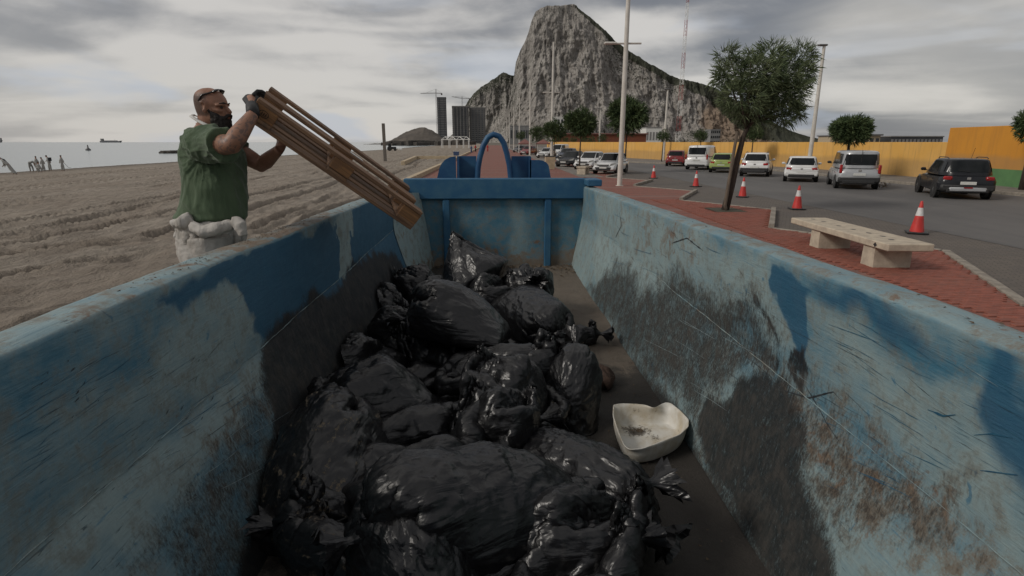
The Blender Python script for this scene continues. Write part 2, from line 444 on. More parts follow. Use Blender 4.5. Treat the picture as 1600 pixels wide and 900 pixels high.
def skin_mat():
    m, n, b = base_mat('skin'); co = n.obj(); f = n.noise(co, 14, 5, .6); g = n.noise(co, 90, 4, .7); h = n.noise(co, 42, 3, .6); st = n.attr('stubble'); lip = n.attr('lip')
    c = n.mix(n.ss(f, .3, .75), (.31, .162, .105), (.225, .108, .068))
    c = n.mix(n.math('MULTIPLY', n.ss(h, .5, .7), .25), c, (.36, .15, .11))
    c = n.mix(n.math('MULTIPLY', lip, .6), c, (.25, .075, .06))
    c = n.mix(n.ss(n.math('ADD', st, n.math('MULTIPLY', n.math('SUBTRACT', g, .5), .9)), .25, 1.05, 0, .82), c, (.040, .026, .021))
    n.set(b.inputs['Base Color'], c); n.set(b.inputs['Roughness'], n.math('ADD', .38, n.math('MULTIPLY', f, .3))); b.inputs['Subsurface Weight'].default_value = .06; b.inputs['Subsurface Radius'].default_value = (.02, .008, .004)
    n.set(b.inputs['Normal'], n.bump(g, .4, .002)); return m
MAT['skin'] = skin_mat()
def tattoo():
    m, n, b = base_mat('tattooed_skin'); co = n.obj()
    t = n.noise(co, 24, 4, .55, 1.6)
    c = n.mix(n.noise(co, 10, 4), (.29, .15, .095), (.23, .115, .072))
    c = n.mix(n.math('MULTIPLY', n.ss(t, .50, .56), .6), c, (.07, .055, .055))
    n.set(b.inputs['Base Color'], c); b.inputs['Roughness'].default_value = .5
    return m
MAT['hair'] = M('dark_hair', (.010, .008, .007), .75, (.035, .028, .023), 60, 5, .35, .7, .004, 110)
def shirt():
    m, n, b = base_mat('green_shirt_cloth'); co = n.obj()
    f = n.noise(n.map(co, (1, 1, .45)), 7, 5, .6, 1.0); wv = n.noise(co, 240, 2, .5)
    n.set(b.inputs['Base Color'], n.mix(n.ss(f, .3, .7), (.052, .085, .043), (.072, .108, .058)))
    b.inputs['Roughness'].default_value = .9; b.inputs['Sheen Weight'].default_value = .15
    n.set(b.inputs['Normal'], n.bump(n.math('ADD', f, n.math('MULTIPLY', wv, .12)), .7, .022))
    return m
MAT['shirt'] = shirt()
def cloth(name, a, b_, sc=9):
    m, n, b = base_mat(name); co = n.obj()
    f = n.noise(co, sc, 6, .6, 1.3)
    n.set(b.inputs['Base Color'], n.mix(n.ss(f, .35, .7), a, b_)); b.inputs['Roughness'].default_value = .9
    n.set(b.inputs['Normal'], n.bump(f, .8, .02)); return m
MAT['coverall'] = cloth('pale_coverall_cloth', (.44, .42, .39), (.31, .285, .255))
MAT['suit_far'] = cloth('pale_suit_cloth', (.36, .36, .34), (.27, .27, .26), 6)
MAT['black'] = M('black_rubber', (.012, .012, .013), .6, (.02, .02, .02), 20)
MAT['lens'] = M('dark_glasses', (.008, .008, .010), .12, (.012, .012, .012), 5, spec=.6)
MAT['white_cloth'] = M('white_cloth', (.62, .61, .58), .85, (.5, .49, .46), 20)
MAT['red_cloth'] = M('red_cloth', (.42, .05, .045), .85, (.3, .03, .03), 12)
MAT['blue_cloth'] = M('blue_cloth', (.05, .09, .2), .85, (.04, .06, .12), 12)
MAT['dark_cloth'] = M('dark_cloth', (.02, .022, .028), .85, (.035, .035, .04), 12)

def sand_mat():
    m, n, b = base_mat('beach_sand'); co = n.obj()
    big = n.noise(n.map(co, (1, .35, 1)), .35, 6, .6, .5); mid = n.noise(n.map(co, (1, .35, 1)), 1.9, 7, .62, .3); fine = n.noise(co, 26, 5, .65); tr = n.attr('track'); wet = n.attr('wet')
    c = n.mix(n.ss(mid, .3, .7), (.325, .285, .238), (.235, .203, .168))
    c = n.mix(n.math('MULTIPLY', n.ss(big, .4, .68), .45), c, (.20, .16, .125))
    c = n.mix(n.math('MULTIPLY', n.ss(fine, .5, .75), .35), c, (.34, .275, .205))
    c = n.mix(n.math('MULTIPLY', tr, .55), c, (.15, .118, .09))
    c = n.mix(n.math('MULTIPLY', wet, .8), c, (.095, .080, .066))
    n.set(b.inputs['Base Color'], c); b.inputs['Roughness'].default_value = .95; b.inputs['Specular IOR Level'].default_value = .2
    foot = n.voro(n.map(co, (1, .7, 1)), 2.6, 'SMOOTH_F1')
    h = n.math('ADD', n.math('MULTIPLY', mid, .9), n.math('ADD', n.math('MULTIPLY', fine, .16), n.math('MULTIPLY', foot, .5)))
    n.set(b.inputs['Normal'], n.bump(h, 1.0, .30))
    return m
MAT['sand'] = sand_mat()
def sea_mat():
    m, n, b = base_mat('sea_water'); co = n.obj()
    b.inputs['Base Color'].default_value = (.10, .14, .16, 1); b.inputs['Roughness'].default_value = .16; b.inputs['IOR'].default_value = 1.33
    h = n.math('ADD', n.noise(n.map(co, (.5, .12, 1), (0, 0, R(20))), .6, 6, .6), n.math('MULTIPLY', n.noise(co, .03, 4, .5), 1.5))
    n.set(b.inputs['Normal'], n.bump(h, .35, .5))
    f = n.noise(n.map(co, (.35, 1, 1)), .012, 5, .55, .6)
    n.set(b.inputs['Base Color'], n.mix(f, (.20, .24, .25), (.28, .315, .325)))
    return m
MAT['sea'] = sea_mat()
def brick_far():
    m, n, b = base_mat('red_brick_paving'); co = n.obj()
    br = n.node('ShaderNodeTexBrick'); n.l.new(co, br.inputs['Vector'])
    br.offset = .5
    for k, v_ in (('Scale', 1.0), ('Mortar Size', .006), ('Brick Width', .2), ('Row Height', .1), ('Bias', 0.)): br.inputs[k].default_value = v_
    br.inputs['Color1'].default_value = (.26, .085, .058, 1); br.inputs['Color2'].default_value = (.19, .065, .046, 1); br.inputs['Mortar'].default_value = (.10, .07, .055, 1)
    mid = n.noise(co, .9, 6, .6, .3)
    c = n.mix(n.math('MULTIPLY', n.ss(mid, .4, .75), .5), br.outputs['Color'], (.17, .095, .07))
    x, y, z = n.sep(co)
    row = n.math('FRACT', n.math('DIVIDE', y, 4.8))
    c = n.mix(n.math('MULTIPLY', n.ss(row, .86, .90), .45), c, (.22, .15, .125))
    row2 = n.math('FRACT', n.math('DIVIDE', y, 1.2))
    c = n.mix(n.math('MULTIPLY', n.ss(row2, .80, .84), .35), c, (.075, .04, .035))
    n.set(b.inputs['Base Color'], c); b.inputs['Roughness'].default_value = .8
    n.set(b.inputs['Normal'], n.bump(n.math('SUBTRACT', 1.0, br.outputs['Fac']), .5, .006))
    return m
MAT['brick_far'] = brick_far()
def brick_mat():
    m, n, b = base_mat('red_paving_brick'); co = n.node('ShaderNodeNewGeometry').outputs['Position']
    rnd = n.noise(n.map(co, (5, 10, 1)), 1.0, 1, .5); mid = n.noise(co, .9, 6, .6, .3); fine = n.noise(co, 60, 4, .6)
    c = n.mix(n.ss(rnd, .3, .7), (.27, .082, .052), (.19, .058, .038))
    c = n.mix(n.math('MULTIPLY', n.ss(mid, .4, .75), .45), c, (.17, .09, .065))
    c = n.mix(n.math('MULTIPLY', n.ss(fine, .5, .8), .35), c, (.10, .05, .04))
    n.set(b.inputs['Base Color'], c); b.inputs['Roughness'].default_value = .8
    n.set(b.inputs['Normal'], n.bump(fine, .5, .003))
    return m
MAT['brick'] = brick_mat()
MAT['mortar'] = M('sandy_joint', (.10, .072, .055), .95, (.07, .05, .04), 3)
def asphalt():
    m, n, b = base_mat('asphalt'); co = n.obj()
    big = n.noise(n.map(co, (1, .25, 1)), .5, 6, .6, .4); fine = n.noise(co, 45, 4, .7); mid = n.noise(co, 2.2, 5, .6)
    c = n.mix(n.ss(big, .35, .65), (.115, .110, .106), (.082, .079, .078))
    c = n.mix(n.math('MULTIPLY', n.ss(mid, .5, .7), .4), c, (.135, .125, .115))
    c = n.mix(n.math('MULTIPLY', fine, .3), c, (.16, .15, .14))
    n.set(b.inputs['Base Color'], c); b.inputs['Roughness'].default_value = .85
    n.set(b.inputs['Normal'], n.bump(fine, .5, .004)); return m
MAT['asphalt'] = asphalt()
def cobble():
    m, n, b = base_mat('grey_block_paving'); co = n.obj()
    br = n.node('ShaderNodeTexBrick'); n.l.new(n.map(co, (1, 1, 1), (0, 0, R(28))), br.inputs['Vector'])
    for k, v_ in (('Scale', 1.0), ('Mortar Size', .008), ('Brick Width', .2), ('Row Height', .1)): br.inputs[k].default_value = v_
    br.inputs['Color1'].default_value = (.135, .115, .095, 1); br.inputs['Color2'].default_value = (.105, .09, .075, 1); br.inputs['Mortar'].default_value = (.06, .05, .045, 1)
    mid = n.noise(co, .7, 6, .6, .4)
    c = n.mix(n.math('MULTIPLY', n.ss(mid, .42, .7), .55), br.outputs['Color'], (.085, .075, .07))
    n.set(b.inputs['Base Color'], c); b.inputs['Roughness'].default_value = .85
    n.set(b.inputs['Normal'], n.bump(n.math('SUBTRACT', 1.0, br.outputs['Fac']), .4, .005)); return m
MAT['cobble'] = cobble()
MAT['kerb'] = M('pale_kerb_stone', (.30, .265, .22), .85, (.20, .175, .145), 5, bump=.004)
MAT['pavement'] = M('grey_pavement', (.20, .18, .155), .9, (.14, .125, .11), 1.5, bump=.003, bscale=30)
MAT['land'] = M('dry_ground', (.16, .135, .105), .95, (.10, .09, .07), .05)
MAT['cream'] = M('cream_concrete', (.48, .39, .265), .85, (.38, .30, .20), 3, bump=.004, bscale=30)
MAT['bench'] = M('cream_stone_bench', (.50, .43, .33), .85, (.38, .32, .25), 6, 8, bump=.005, bscale=60)
def wall_mat(name, a, b_, cpatch, sc=.35):
    m, n, b = base_mat(name); co = n.obj()
    x, y, z = n.sep(co)
    f = n.noise(co, sc, 6, .6, .3); st = n.noise(n.map(co, (3, 3, .25)), 1.4, 6, .65, .2); fine = n.noise(co, 18, 5, .6)
    c = n.mix(n.ss(f, .35, .65), a, b_)
    c = n.mix(n.math('MULTIPLY', n.ss(st, .48, .70), .7), c, cpatch)
    c = n.mix(n.math('MULTIPLY', n.ss(n.math('ADD', z, n.math('MULTIPLY', f, .5)), .55, .2), .45), c, (.30, .20, .10))
    c = n.mix(n.math('MULTIPLY', n.ss(fine, .62, .75), .25), c, cpatch)
    n.set(b.inputs['Base Color'], c); b.inputs['Roughness'].default_value = .88
    n.set(b.inputs['Normal'], n.bump(fine, .5, .004)); return m
MAT['yellow'] = wall_mat('faded_yellow_render', (.67, .37, .085), (.70, .41, .12), (.44, .26, .09))
MAT['orange'] = wall_mat('orange_render', (.62, .27, .030), (.58, .25, .030), (.50, .22, .035), .8)
MAT['green_band'] = M('green_render', (.10, .22, .085), .88, (.085, .185, .075), 2)
MAT['red_wall'] = M('brick_red_render', (.20, .060, .030), .9, (.15, .05, .03), 1)
def leaf_mat(name, a, b_, tr=.15):
    m, n, b = base_mat(name); co = n.obj()
    f = n.noise(co, 2.6, 4, .6); g = n.noise(co, 30, 2, .5)
    n.set(b.inputs['Base Color'], n.mix(n.ss(n.math('ADD', f, n.math('MULTIPLY', n.math('SUBTRACT', g, .5), .5)), .35, .68), a, b_))
    b.inputs['Roughness'].default_value = .7; b.inputs['Specular IOR Level'].default_value = .2
    return m
MAT['tamarisk'] = leaf_mat('feathery_foliage', (.050, .074, .034), (.145, .175, .090))
MAT['leaf'] = leaf_mat('small_tree_foliage', (.034, .058, .024), (.098, .132, .054))
MAT['bark'] = M('bark', (.075, .055, .042), .95, (.04, .03, .024), 12, 6, stretch=(3, 3, .5), bump=.01)
MAT['bark_pale'] = M('stake_wood', (.15, .115, .085), .9, (.08, .06, .045), 8, 6, stretch=(4, 4, .4), bump=.005)
MAT['soil'] = M('tree_pit_soil', (.045, .05, .03), .95, (.07, .055, .04), 8)
MAT['lamp_post'] = M('cream_lamp_post', (.62, .59, .54), .5, (.50, .47, .42), 1.2, spec=.4)
MAT['lamp_post_dark'] = M('grey_lamp_head', (.10, .10, .10), .5, (.16, .15, .15), 4)
def rock_mat():
    m, n, b = base_mat('limestone_rock'); co = n.obj(); veg = n.attr('veg'); tan = n.attr('tan')
    k = .01
    st = n.noise(n.map(co, (1, 1, .5)), 3.4 * k, 10, .68, .9); sm = n.noise(n.map(co, (1, 1, .6)), 12 * k, 8, .68, .4); big = n.noise(co, .7 * k, 4, .55, .3)
    sp = n.noise(n.map(co, (1, 1, .8)), 26 * k, 5, .62)
    c = n.mix(n.ss(big, .35, .65), (.31, .288, .265), (.23, .213, .194))
    c = n.mix(n.ss(st, .44, .64), c, (.41, .385, .355))
    c = n.mix(n.math('MULTIPLY', n.ss(sm, .50, .62), .58), c, (.11, .10, .092))
    c = n.mix(n.math('MULTIPLY', n.ss(n.math('ADD', tan, n.math('MULTIPLY', n.math('SUBTRACT', st, .5), 1.2)), .35, .8), .8), c, n.mix(sm, (.32, .235, .165), (.19, .13, .09)))
    vv = n.math('ADD', veg, n.math('ADD', n.math('MULTIPLY', n.math('SUBTRACT', sp, .5), 1.9), n.math('MULTIPLY', n.math('SUBTRACT', st, .5), .7)))
    c = n.mix(n.math('MULTIPLY', n.ss(vv, .36, .50), .9), c, n.mix(sp, (.030, .036, .024), (.052, .058, .038)))
    n.set(b.inputs['Base Color'], c); b.inputs['Roughness'].default_value = .95; b.inputs['Specular IOR Level'].default_value = .1
    n.set(b.inputs['Normal'], n.bump(n.math('ADD', st, n.math('MULTIPLY', sm, .6)), .9, 9.0)); return m
MAT['rock'] = rock_mat()
MAT['tower'] = M('dark_tower', (.06, .062, .068), .6, (.085, .085, .09), .05)
MAT['tower_pale'] = M('grey_concrete_tower', (.15, .145, .14), .8, (.115, .11, .105), .04)
MAT['tower_slot'] = M('dark_glazing', (.03, .032, .036), .3, (.045, .047, .05), .2)
MAT['floor_band'] = M('pale_floor_edge', (.22, .22, .215), .7, (.17, .17, .17), .2)
MAT['steel'] = M('galvanised_steel', (.25, .24, .235), .5, (.18, .175, .17), 3)
MAT['white_paint'] = M('white_paint', (.72, .71, .68), .5, (.60, .59, .56), 2)
MAT['red_paint'] = M('red_paint', (.30, .045, .04), .5, (.22, .03, .03), 2)
MAT['cone_red'] = M('cone_red', (.56, .035, .028), .5, (.44, .03, .025), 6)
MAT['cone_white'] = M('cone_white', (.68, .67, .66), .5, (.56, .54, .52), 8)
def car_paint(name, col, flake=.0, coat=.6):
    m, n, b = base_mat(name); co = n.obj(); f = n.noise(co, 3, 5, .6)
    n.set(b.inputs['Base Color'], n.mix(n.ss(f, .3, .8), col, tuple(c * .86 + .006 for c in col)))
    b.inputs['Roughness'].default_value = .35; b.inputs['Coat Weight'].default_value = coat; b.inputs['Specular IOR Level'].default_value = .5 if coat > .4 else .25; b.inputs['Coat Roughness'].default_value = .06; b.inputs['Metallic'].default_value = flake
    return m
MAT['car_white'] = car_paint('car_white', (.70, .70, .69)); MAT['car_silver'] = car_paint('car_silver', (.42, .43, .44), .35)
MAT['car_black'] = car_paint('car_black', (.011, .012, .015), 0, .25); MAT['car_red'] = car_paint('car_red', (.19, .012, .014))
MAT['car_green'] = car_paint('car_green', (.30, .38, .11)); MAT['car_grey'] = car_paint('car_grey', (.06, .065, .075)); MAT['car_blue'] = car_paint('car_dark_blue', (.02, .03, .055))
MAT['glass'] = M('car_glass', (.010, .012, .013), .16, (.016, .018, .02), 2, spec=.22, rvar=0)
MAT['trim'] = M('black_trim', (.018, .018, .019), .55, (.028, .028, .028), 12)
MAT['tyre'] = M('tyre_rubber', (.014, .014, .014), .8, (.03, .028, .026), 14)
MAT['rim'] = M('wheel_alloy', (.32, .32, .33), .35, (.2, .2, .2), 9, metal=.6)
MAT['tail'] = M('red_tail_lens', (.38, .012, .014), .2, (.22, .01, .01), 9, spec=.6)
MAT['head_lens'] = M('clear_lamp_lens', (.50, .50, .47), .12, (.30, .30, .28), 12, spec=.6)
MAT['plate'] = M('number_plate', (.62, .62, .58), .4, (.52, .52, .5), 20)
MAT['roof_red'] = M('dull_red_canopy', (.22, .10, .085), .85, (.17, .08, .07), 2)
MAT['stone_dark'] = M('dark_rubble', (.085, .074, .064), .95, (.05, .045, .04), .3, bump=.4, bscale=1.2)
MAT['hill'] = M('rubble_hill', (.115, .098, .082), .95, (.07, .062, .054), .035, 8, bump=1.5, bscale=.15)
MAT['ship'] = M('ship_hull', (.13, .14, .155), .8, (.17, .17, .18), .05)
# ================================================================== GROUND, SEA, BEACH
def plane(name, pts, z, mat, parent=None):
    mb = MB(); mb.add([(x, y, z) for x, y in pts], [tuple(range(len(pts)))]); o = mb.build(name, mat, parent, fix=False)
    return o
land = struct(plane('ground', [(-4.7, -60), (9000, -60), (9000, 9000), (-300, 9000), (-4.7, 700)], -.04, MAT['land']))
sea = MB()
_az = np.radians(np.concatenate([np.linspace(-150, 40, 60)])); _rr = np.geomspace(30, 30000, 60)
_A, _Rr = np.meshgrid(_az, _rr, indexing='ij')
sea = struct(grid_mesh('sea', p3(_Rr * np.sin(_A), _Rr * np.cos(_A), -1.17), MAT['sea'], flip=False))
# right-hand limit of the beach: along the container first, then the promenade's low wall
def bank(x, y): return .86 * np.exp(-((x + 2.4) / 7.5) ** 2 - ((y - 3.2) / 8.5) ** 2)
def sand_h(x, y):
    s = x + 53 + .012 * np.maximum(y, 0) * 0 + 3 * np.sin(y / 60.)
    h = -1.17 + .0245 * s
    h = np.where(s < 0, -1.17 + .06 * s, h)
    h = np.minimum(h, -.10 + .004 * (x + 5))
    return h + bank(x, y)
az = np.radians(np.concatenate([np.linspace(-150, -66, 90), np.linspace(-65.6, 1.5, 430)])); rr = np.geomspace(1.5, 900, 560)
A, Q = np.meshgrid(az, rr, indexing='ij'); X = Q * np.sin(A); Y = Q * np.cos(A)
Z = sand_h(X, Y)
fadeF = 1 / (1 + (Q / 26.) ** 2)
und = (fbm(p3(X * .5, Y * .28), 4, 3) - .5) * .22 + (fbm(p3(X * 2.3, Y * 1.6), 4, 9) - .5) * .13 + (ridged(p3(X * 2.6 + Y * .15, Y * 1.1), 3, 12) - .5) * .09
Z = Z + und * np.clip(fadeF * 1.4 + .12, 0, 1)
track = np.zeros_like(Z)
for tx, wd in [(-4.2, .5), (-5.9, .5), (-8.0, .55), (-9.8, .55), (-12.2, .5), (-14.0, .6), (-18.4, .6), (-20.4, .6), (-26, .8), (-28.5, .8), (-35, 1.0), (-38, 1.0)]:
    cx = tx - .035 * Y - 9 * np.exp(-np.maximum(Y, -2) / 3.2) + .35 * np.sin(Y / 7 + tx) + .12 * np.sin(Y / 2.9 + tx * 2)
    d = (X - cx) / (wd / 2)
    inside = sstep(-np.abs(d), -1.25, -.75)
    ph = (Y + np.abs(X - cx) * .9) / .30
    tread = .5 + .5 * np.sin(2 * np.pi * ph)
    rim_ = np.exp(-((np.abs(d) - 1.35) / .35) ** 2)
    patch = sstep(fbm(p3(X * .2, Y * .10), 2, int(60 + tx)), .25, .45)
    Z = Z + (-.12 * inside + .07 * inside * (tread - .5) * np.clip(fadeF * 2, 0, 1) + .10 * rim_) * patch
    track = np.maximum(track, inside * (1 - tread * .6) * patch)
xr_ = X + .035 * Y + 9 * np.exp(-np.maximum(Y, -2) / 3.2)
rake = np.sin(2 * np.pi * xr_ / (.42 + .0 * X) + 2.5 * fbm(p3(X * .3, Y * .15), 2, 91)) * sstep(fbm(p3(X * .25, Y * .1), 3, 93), .42, .58)
Z = Z + .018 * rake * np.clip(fadeF * 1.5, 0, 1); track = np.maximum(track, .35 * np.clip(-rake, 0, 1))
wet = sstep(-(X + 53 + 3 * np.sin(Y / 60.)), -9, -1) * .9
keep = ~((X > -1.5) & (Y < 9.0))
# the sheet is clipped at the container's side: fold the points that would lie inside it back to its flank
Xc = np.where((X > -1.50) & (Y < 9.2), -1.50, X)
Zc = np.where((Xc == -1.50) & (Y < 9.2), sand_h(-1.5, Y), Z)
Zc = np.where(X > -4.75, np.where(Y > 24, np.minimum(Zc, -.25), Zc), Zc)
P = np.stack([Xc, Y, Zc], -1)
beach = struct(grid_mesh('sand', P, MAT['sand'], attrs={'track': track, 'wet': wet}, flip=True))
# ------------------------------------------------------------------ promenade, bays, road
PITCHY = 7.4
tooth = []
for k in range(-3, 9):
    y0 = 7.25 + PITCHY * k
    tooth += [(7.35, y0), (9.45, y0 + 4.05)]
far_y = tooth[-1][1]
poly = [(-4.6, -30), (7.35, -30)] + [p for p in tooth if p[1] > -20] + [(7.35, far_y + 3.4), (6.9, 420), (-4.6, 420)]
prom = struct(plane('promenade_paving', poly, -.014, MAT['brick_far']))
farp = struct(plane('promenade_far_paving', [(-4.6, 22.32)] + [(7.35, 22.32)] + [p for p in tooth if p[1] > 22.4] + [(7.35, far_y + 3.4), (6.9, 420), (-4.6, 420)], -.008, MAT['brick_far']))
strip = struct(plane('pale_paving_strip', [(5.72, 37), (7.3, 37), (6.9, 420), (5.72, 420)], -.004, MAT['pavement']))
bays = struct(plane('parking_bay_paving', [(7.0, -30), (12.2, -30), (12.2, 420), (7.0, 420)], -.030, MAT['cobble']))
road = struct(plane('road', [(11.4, -60), (26.2, -60), (26.2, 420), (11.4, 420)], -.024, MAT['asphalt']))
# ground line of the wall beyond the road: it runs slightly closer in the distance
pv = [(22.4, -40), (22.4, 50), (20.0, 57), (16.5, 62), (13.6, 68), (12.3, 90), (11.9, 420)]
pw = [(34.0, -40), (34, 50), (28.0, 57), (27, 62), (26, 70), (22, 90), (19, 420)]
verge = MB(); vs = []
for (a, b_), (c_, d_) in zip(pv, pw): vs += [(a, b_, .10), (c_, d_, .10), (a, b_, -.05)]
fs = []
for i in range(6): o = i * 3; fs += [(o, o + 1, o + 4, o + 3), (o + 2, o, o + 3, o + 5)]
verge.add(vs, fs); pavement = struct(verge.build('pavement', MAT['pavement']))

def in_poly(x, y, pl):
    c = False; j = len(pl) - 1
    for i in range(len(pl)):
        if ((pl[i][1] > y) != (pl[j][1] > y)) and (x < (pl[j][0] - pl[i][0]) * (y - pl[i][1]) / (pl[j][1] - pl[i][1]) + pl[i][0]): c = not c
        j = i
    return c
# separate bricks: the nearest 300 in view are objects, the rest one joined mesh
bm_ = MB(); bm_.box((0, 0, 0), (.192, .093, .05), bev=.006)
# drop the underside to keep bricks cheap
brick_me = bm_.mesh('brick', MAT['brick'])
pts = []
yy = 2.4; row = 0
while yy < 22.3:
    xx = -4.5 + (.1 if row % 2 else 0)
    xx = 1.46 + (.1 if row % 2 else 0)
    while xx < 9.5:
        if in_poly(xx + .1, yy + .02, poly) and in_poly(xx + .1, yy + .08, poly) and in_poly(xx + .2, yy + .05, poly) and not (7.25 < xx + .1 < 8.35 and 18.0 < yy < 19.4): pts.append((xx + .1, yy + .05))
        xx += .2
    yy += .1; row += 1
def inview(p):
    v = np.array([p[0], p[1], 0]) - _C; z = v @ _f
    if z < .5: return False
    sx, sy = 800 + FPX * (v @ _r) / z, 450 - FPX * (v @ _u) / z
    # hidden behind the container's right wall unless above the line of its rim
    return -20 < sx < 1630 and sy < 930 and sy < 512 - (1600 - sx) * .345
vis = sorted([p for p in pts if inview(p)], key=lambda p: p[0] ** 2 + p[1] ** 2)
near = set(vis[:298]); rb = random.Random(3)
for p in vis[:298]:
    o = link('brick', brick_me, prom, (p[0], p[1], -.021 + rb.uniform(-.002, .003)))
    o.rotation_euler = (rb.uniform(-.012, .012), rb.uniform(-.008, .008), rb.uniform(-.01, .01))
rest = [p for p in vis if p not in near]
V4 = []; F4 = []
for p in rest:
    z = .004 + rb.uniform(-.002, .003); x, y = p; a, b_ = .096, .0465; e = .007; o = len(V4); t1, t2 = rb.uniform(-.0012, .0012), rb.uniform(-.001, .001)
    V4 += [(x - a, y - b_, -.02), (x + a, y - b_, -.02), (x + a, y + b_, -.02), (x - a, y + b_, -.02), (x - a + e, y - b_ + e, z - t1 - t2), (x + a - e, y - b_ + e, z + t1 - t2), (x + a - e, y + b_ - e, z + t1 + t2), (x - a + e, y + b_ - e, z - t1 + t2)]
    F4 += [(o, o + 1, o + 5, o + 4), (o + 1, o + 2, o + 6, o + 5), (o + 2, o + 3, o + 7, o + 6), (o + 3, o, o + 4, o + 7), (o + 4, o + 5, o + 6, o + 7)]
mb = MB(); mb.v = V4; mb.f = F4; mb.m = [0] * len(F4)
o = mb.build('bricks_beyond', MAT['brick'], prom, fix=False); tag(o, kind='stuff'); o.name = 'brick_paving_rest'
# kerb stones round the parking bays
def kerb_run(a, b_, w_=.14, h=.13, n=None, name='kerb', z0=-.04, st=1.0):
    a, b_ = Vector((*a, 0)), Vector((*b_, 0)); L = (b_ - a).length; n = n or max(1, round(L / st)); d = (b_ - a) / n
    root = struct(bpy.data.objects.new(name, None)); COL.objects.link(root); root.location = a
    m = MB(); m.box((0, 0, 0), (d.length - .012, w_, h), bev=.015); me = m.mesh('kerb_stone', MAT['kerb'])
    for i in range(n):
        o = link('kerb_stone', me, root, d * (i + .5) + Vector((0, 0, z0 + h / 2))); o.rotation_euler = (0, 0, math.atan2(d.y, d.x) + rb.uniform(-.01, .01))
for k in range(0, 6):
    y0 = 7.25 + PITCHY * k
    kerb_run((7.42, y0), (9.45, y0 + 4.0), .15, .13 if k else .06, z0=-.03)
    kerb_run((9.45, y0 + 4.1), (7.42, y0 + PITCHY - .1), .12, .045, z0=-.03)
# far kerb of the road
for i in range(6):
    kerb_run(pv[i] if i else (22.4, 8), pv[i + 1], .16, .17, z0=-.05, st=1.6 if i < 4 else 12)
# ================================================================== THE SKIP CONTAINER
FZ, Y0, Y1 = .42, -.75, 8.2
def rimz(y): return 1.70 - .018 * np.maximum(y - 2, 0)
skip = thing('skip_container', 'open blue steel skip with scratched grimy walls and a hoop handle at its far end', 'skip', (0, 0, FZ))
skip.location = (0, 0, 0)
CR = 1.15
def blob(px, side, soft=1.0):
    """stain given by photo pixels (cx, cy, rx, ry) measured on a wall -> centre and radii in wall coordinates (y, z)"""
def wall_point(x, y, side):
    X_ = 1.32 if side > 0 else -1.22
    p = atx(x, y, X_)
    if p[2] < CR:      # on the sloping foot of the wall
        fx = 1.17 if side > 0 else -1.0
        # plane through (X_,CR) and (fx,FZ)
        nx, nz = (CR - FZ), -(X_ - fx) ; d = ray(x, y); den = d[0] * nx + d[2] * nz
        t = ((X_ - _C[0]) * nx + (CR - _C[2]) * nz) / den; p = _C + d * t
    return p
def stain(Pw, poly_px, side, soft=.12):
    """signed smooth mask of a polygon outlined on the wall; Pw: (...,2) of (y, s) wall coordinates"""
    pl = []
    for q in poly_px:
        p = wall_point(q[0], q[1], side); pl.append((p[1], p[2]))
    pl = np.array(pl); y, z = Pw[..., 0], Pw[..., 1]
    dmin = np.full(y.shape, 1e9); ins = np.zeros(y.shape, bool); n = len(pl)
    for i in range(n):
        a, b_ = pl[i], pl[(i + 1) % n]; ab = b_ - a
        t = np.clip(((y - a[0]) * ab[0] + (z - a[1]) * ab[1]) / (ab @ ab + 1e-9), 0, 1)
        dmin = np.minimum(dmin, np.hypot(y - a[0] - t * ab[0], z - a[1] - t * ab[1]))
        cond = (a[1] > z) != (b_[1] > z)
        with np.errstate(divide='ignore', invalid='ignore'): xi = (b_[0] - a[0]) * (z - a[1]) / (b_[1] - a[1]) + a[0]
        ins ^= cond & (y < xi)
    sd_ = np.where(ins, dmin, -dmin)
    return sstep(sd_, -soft, soft)
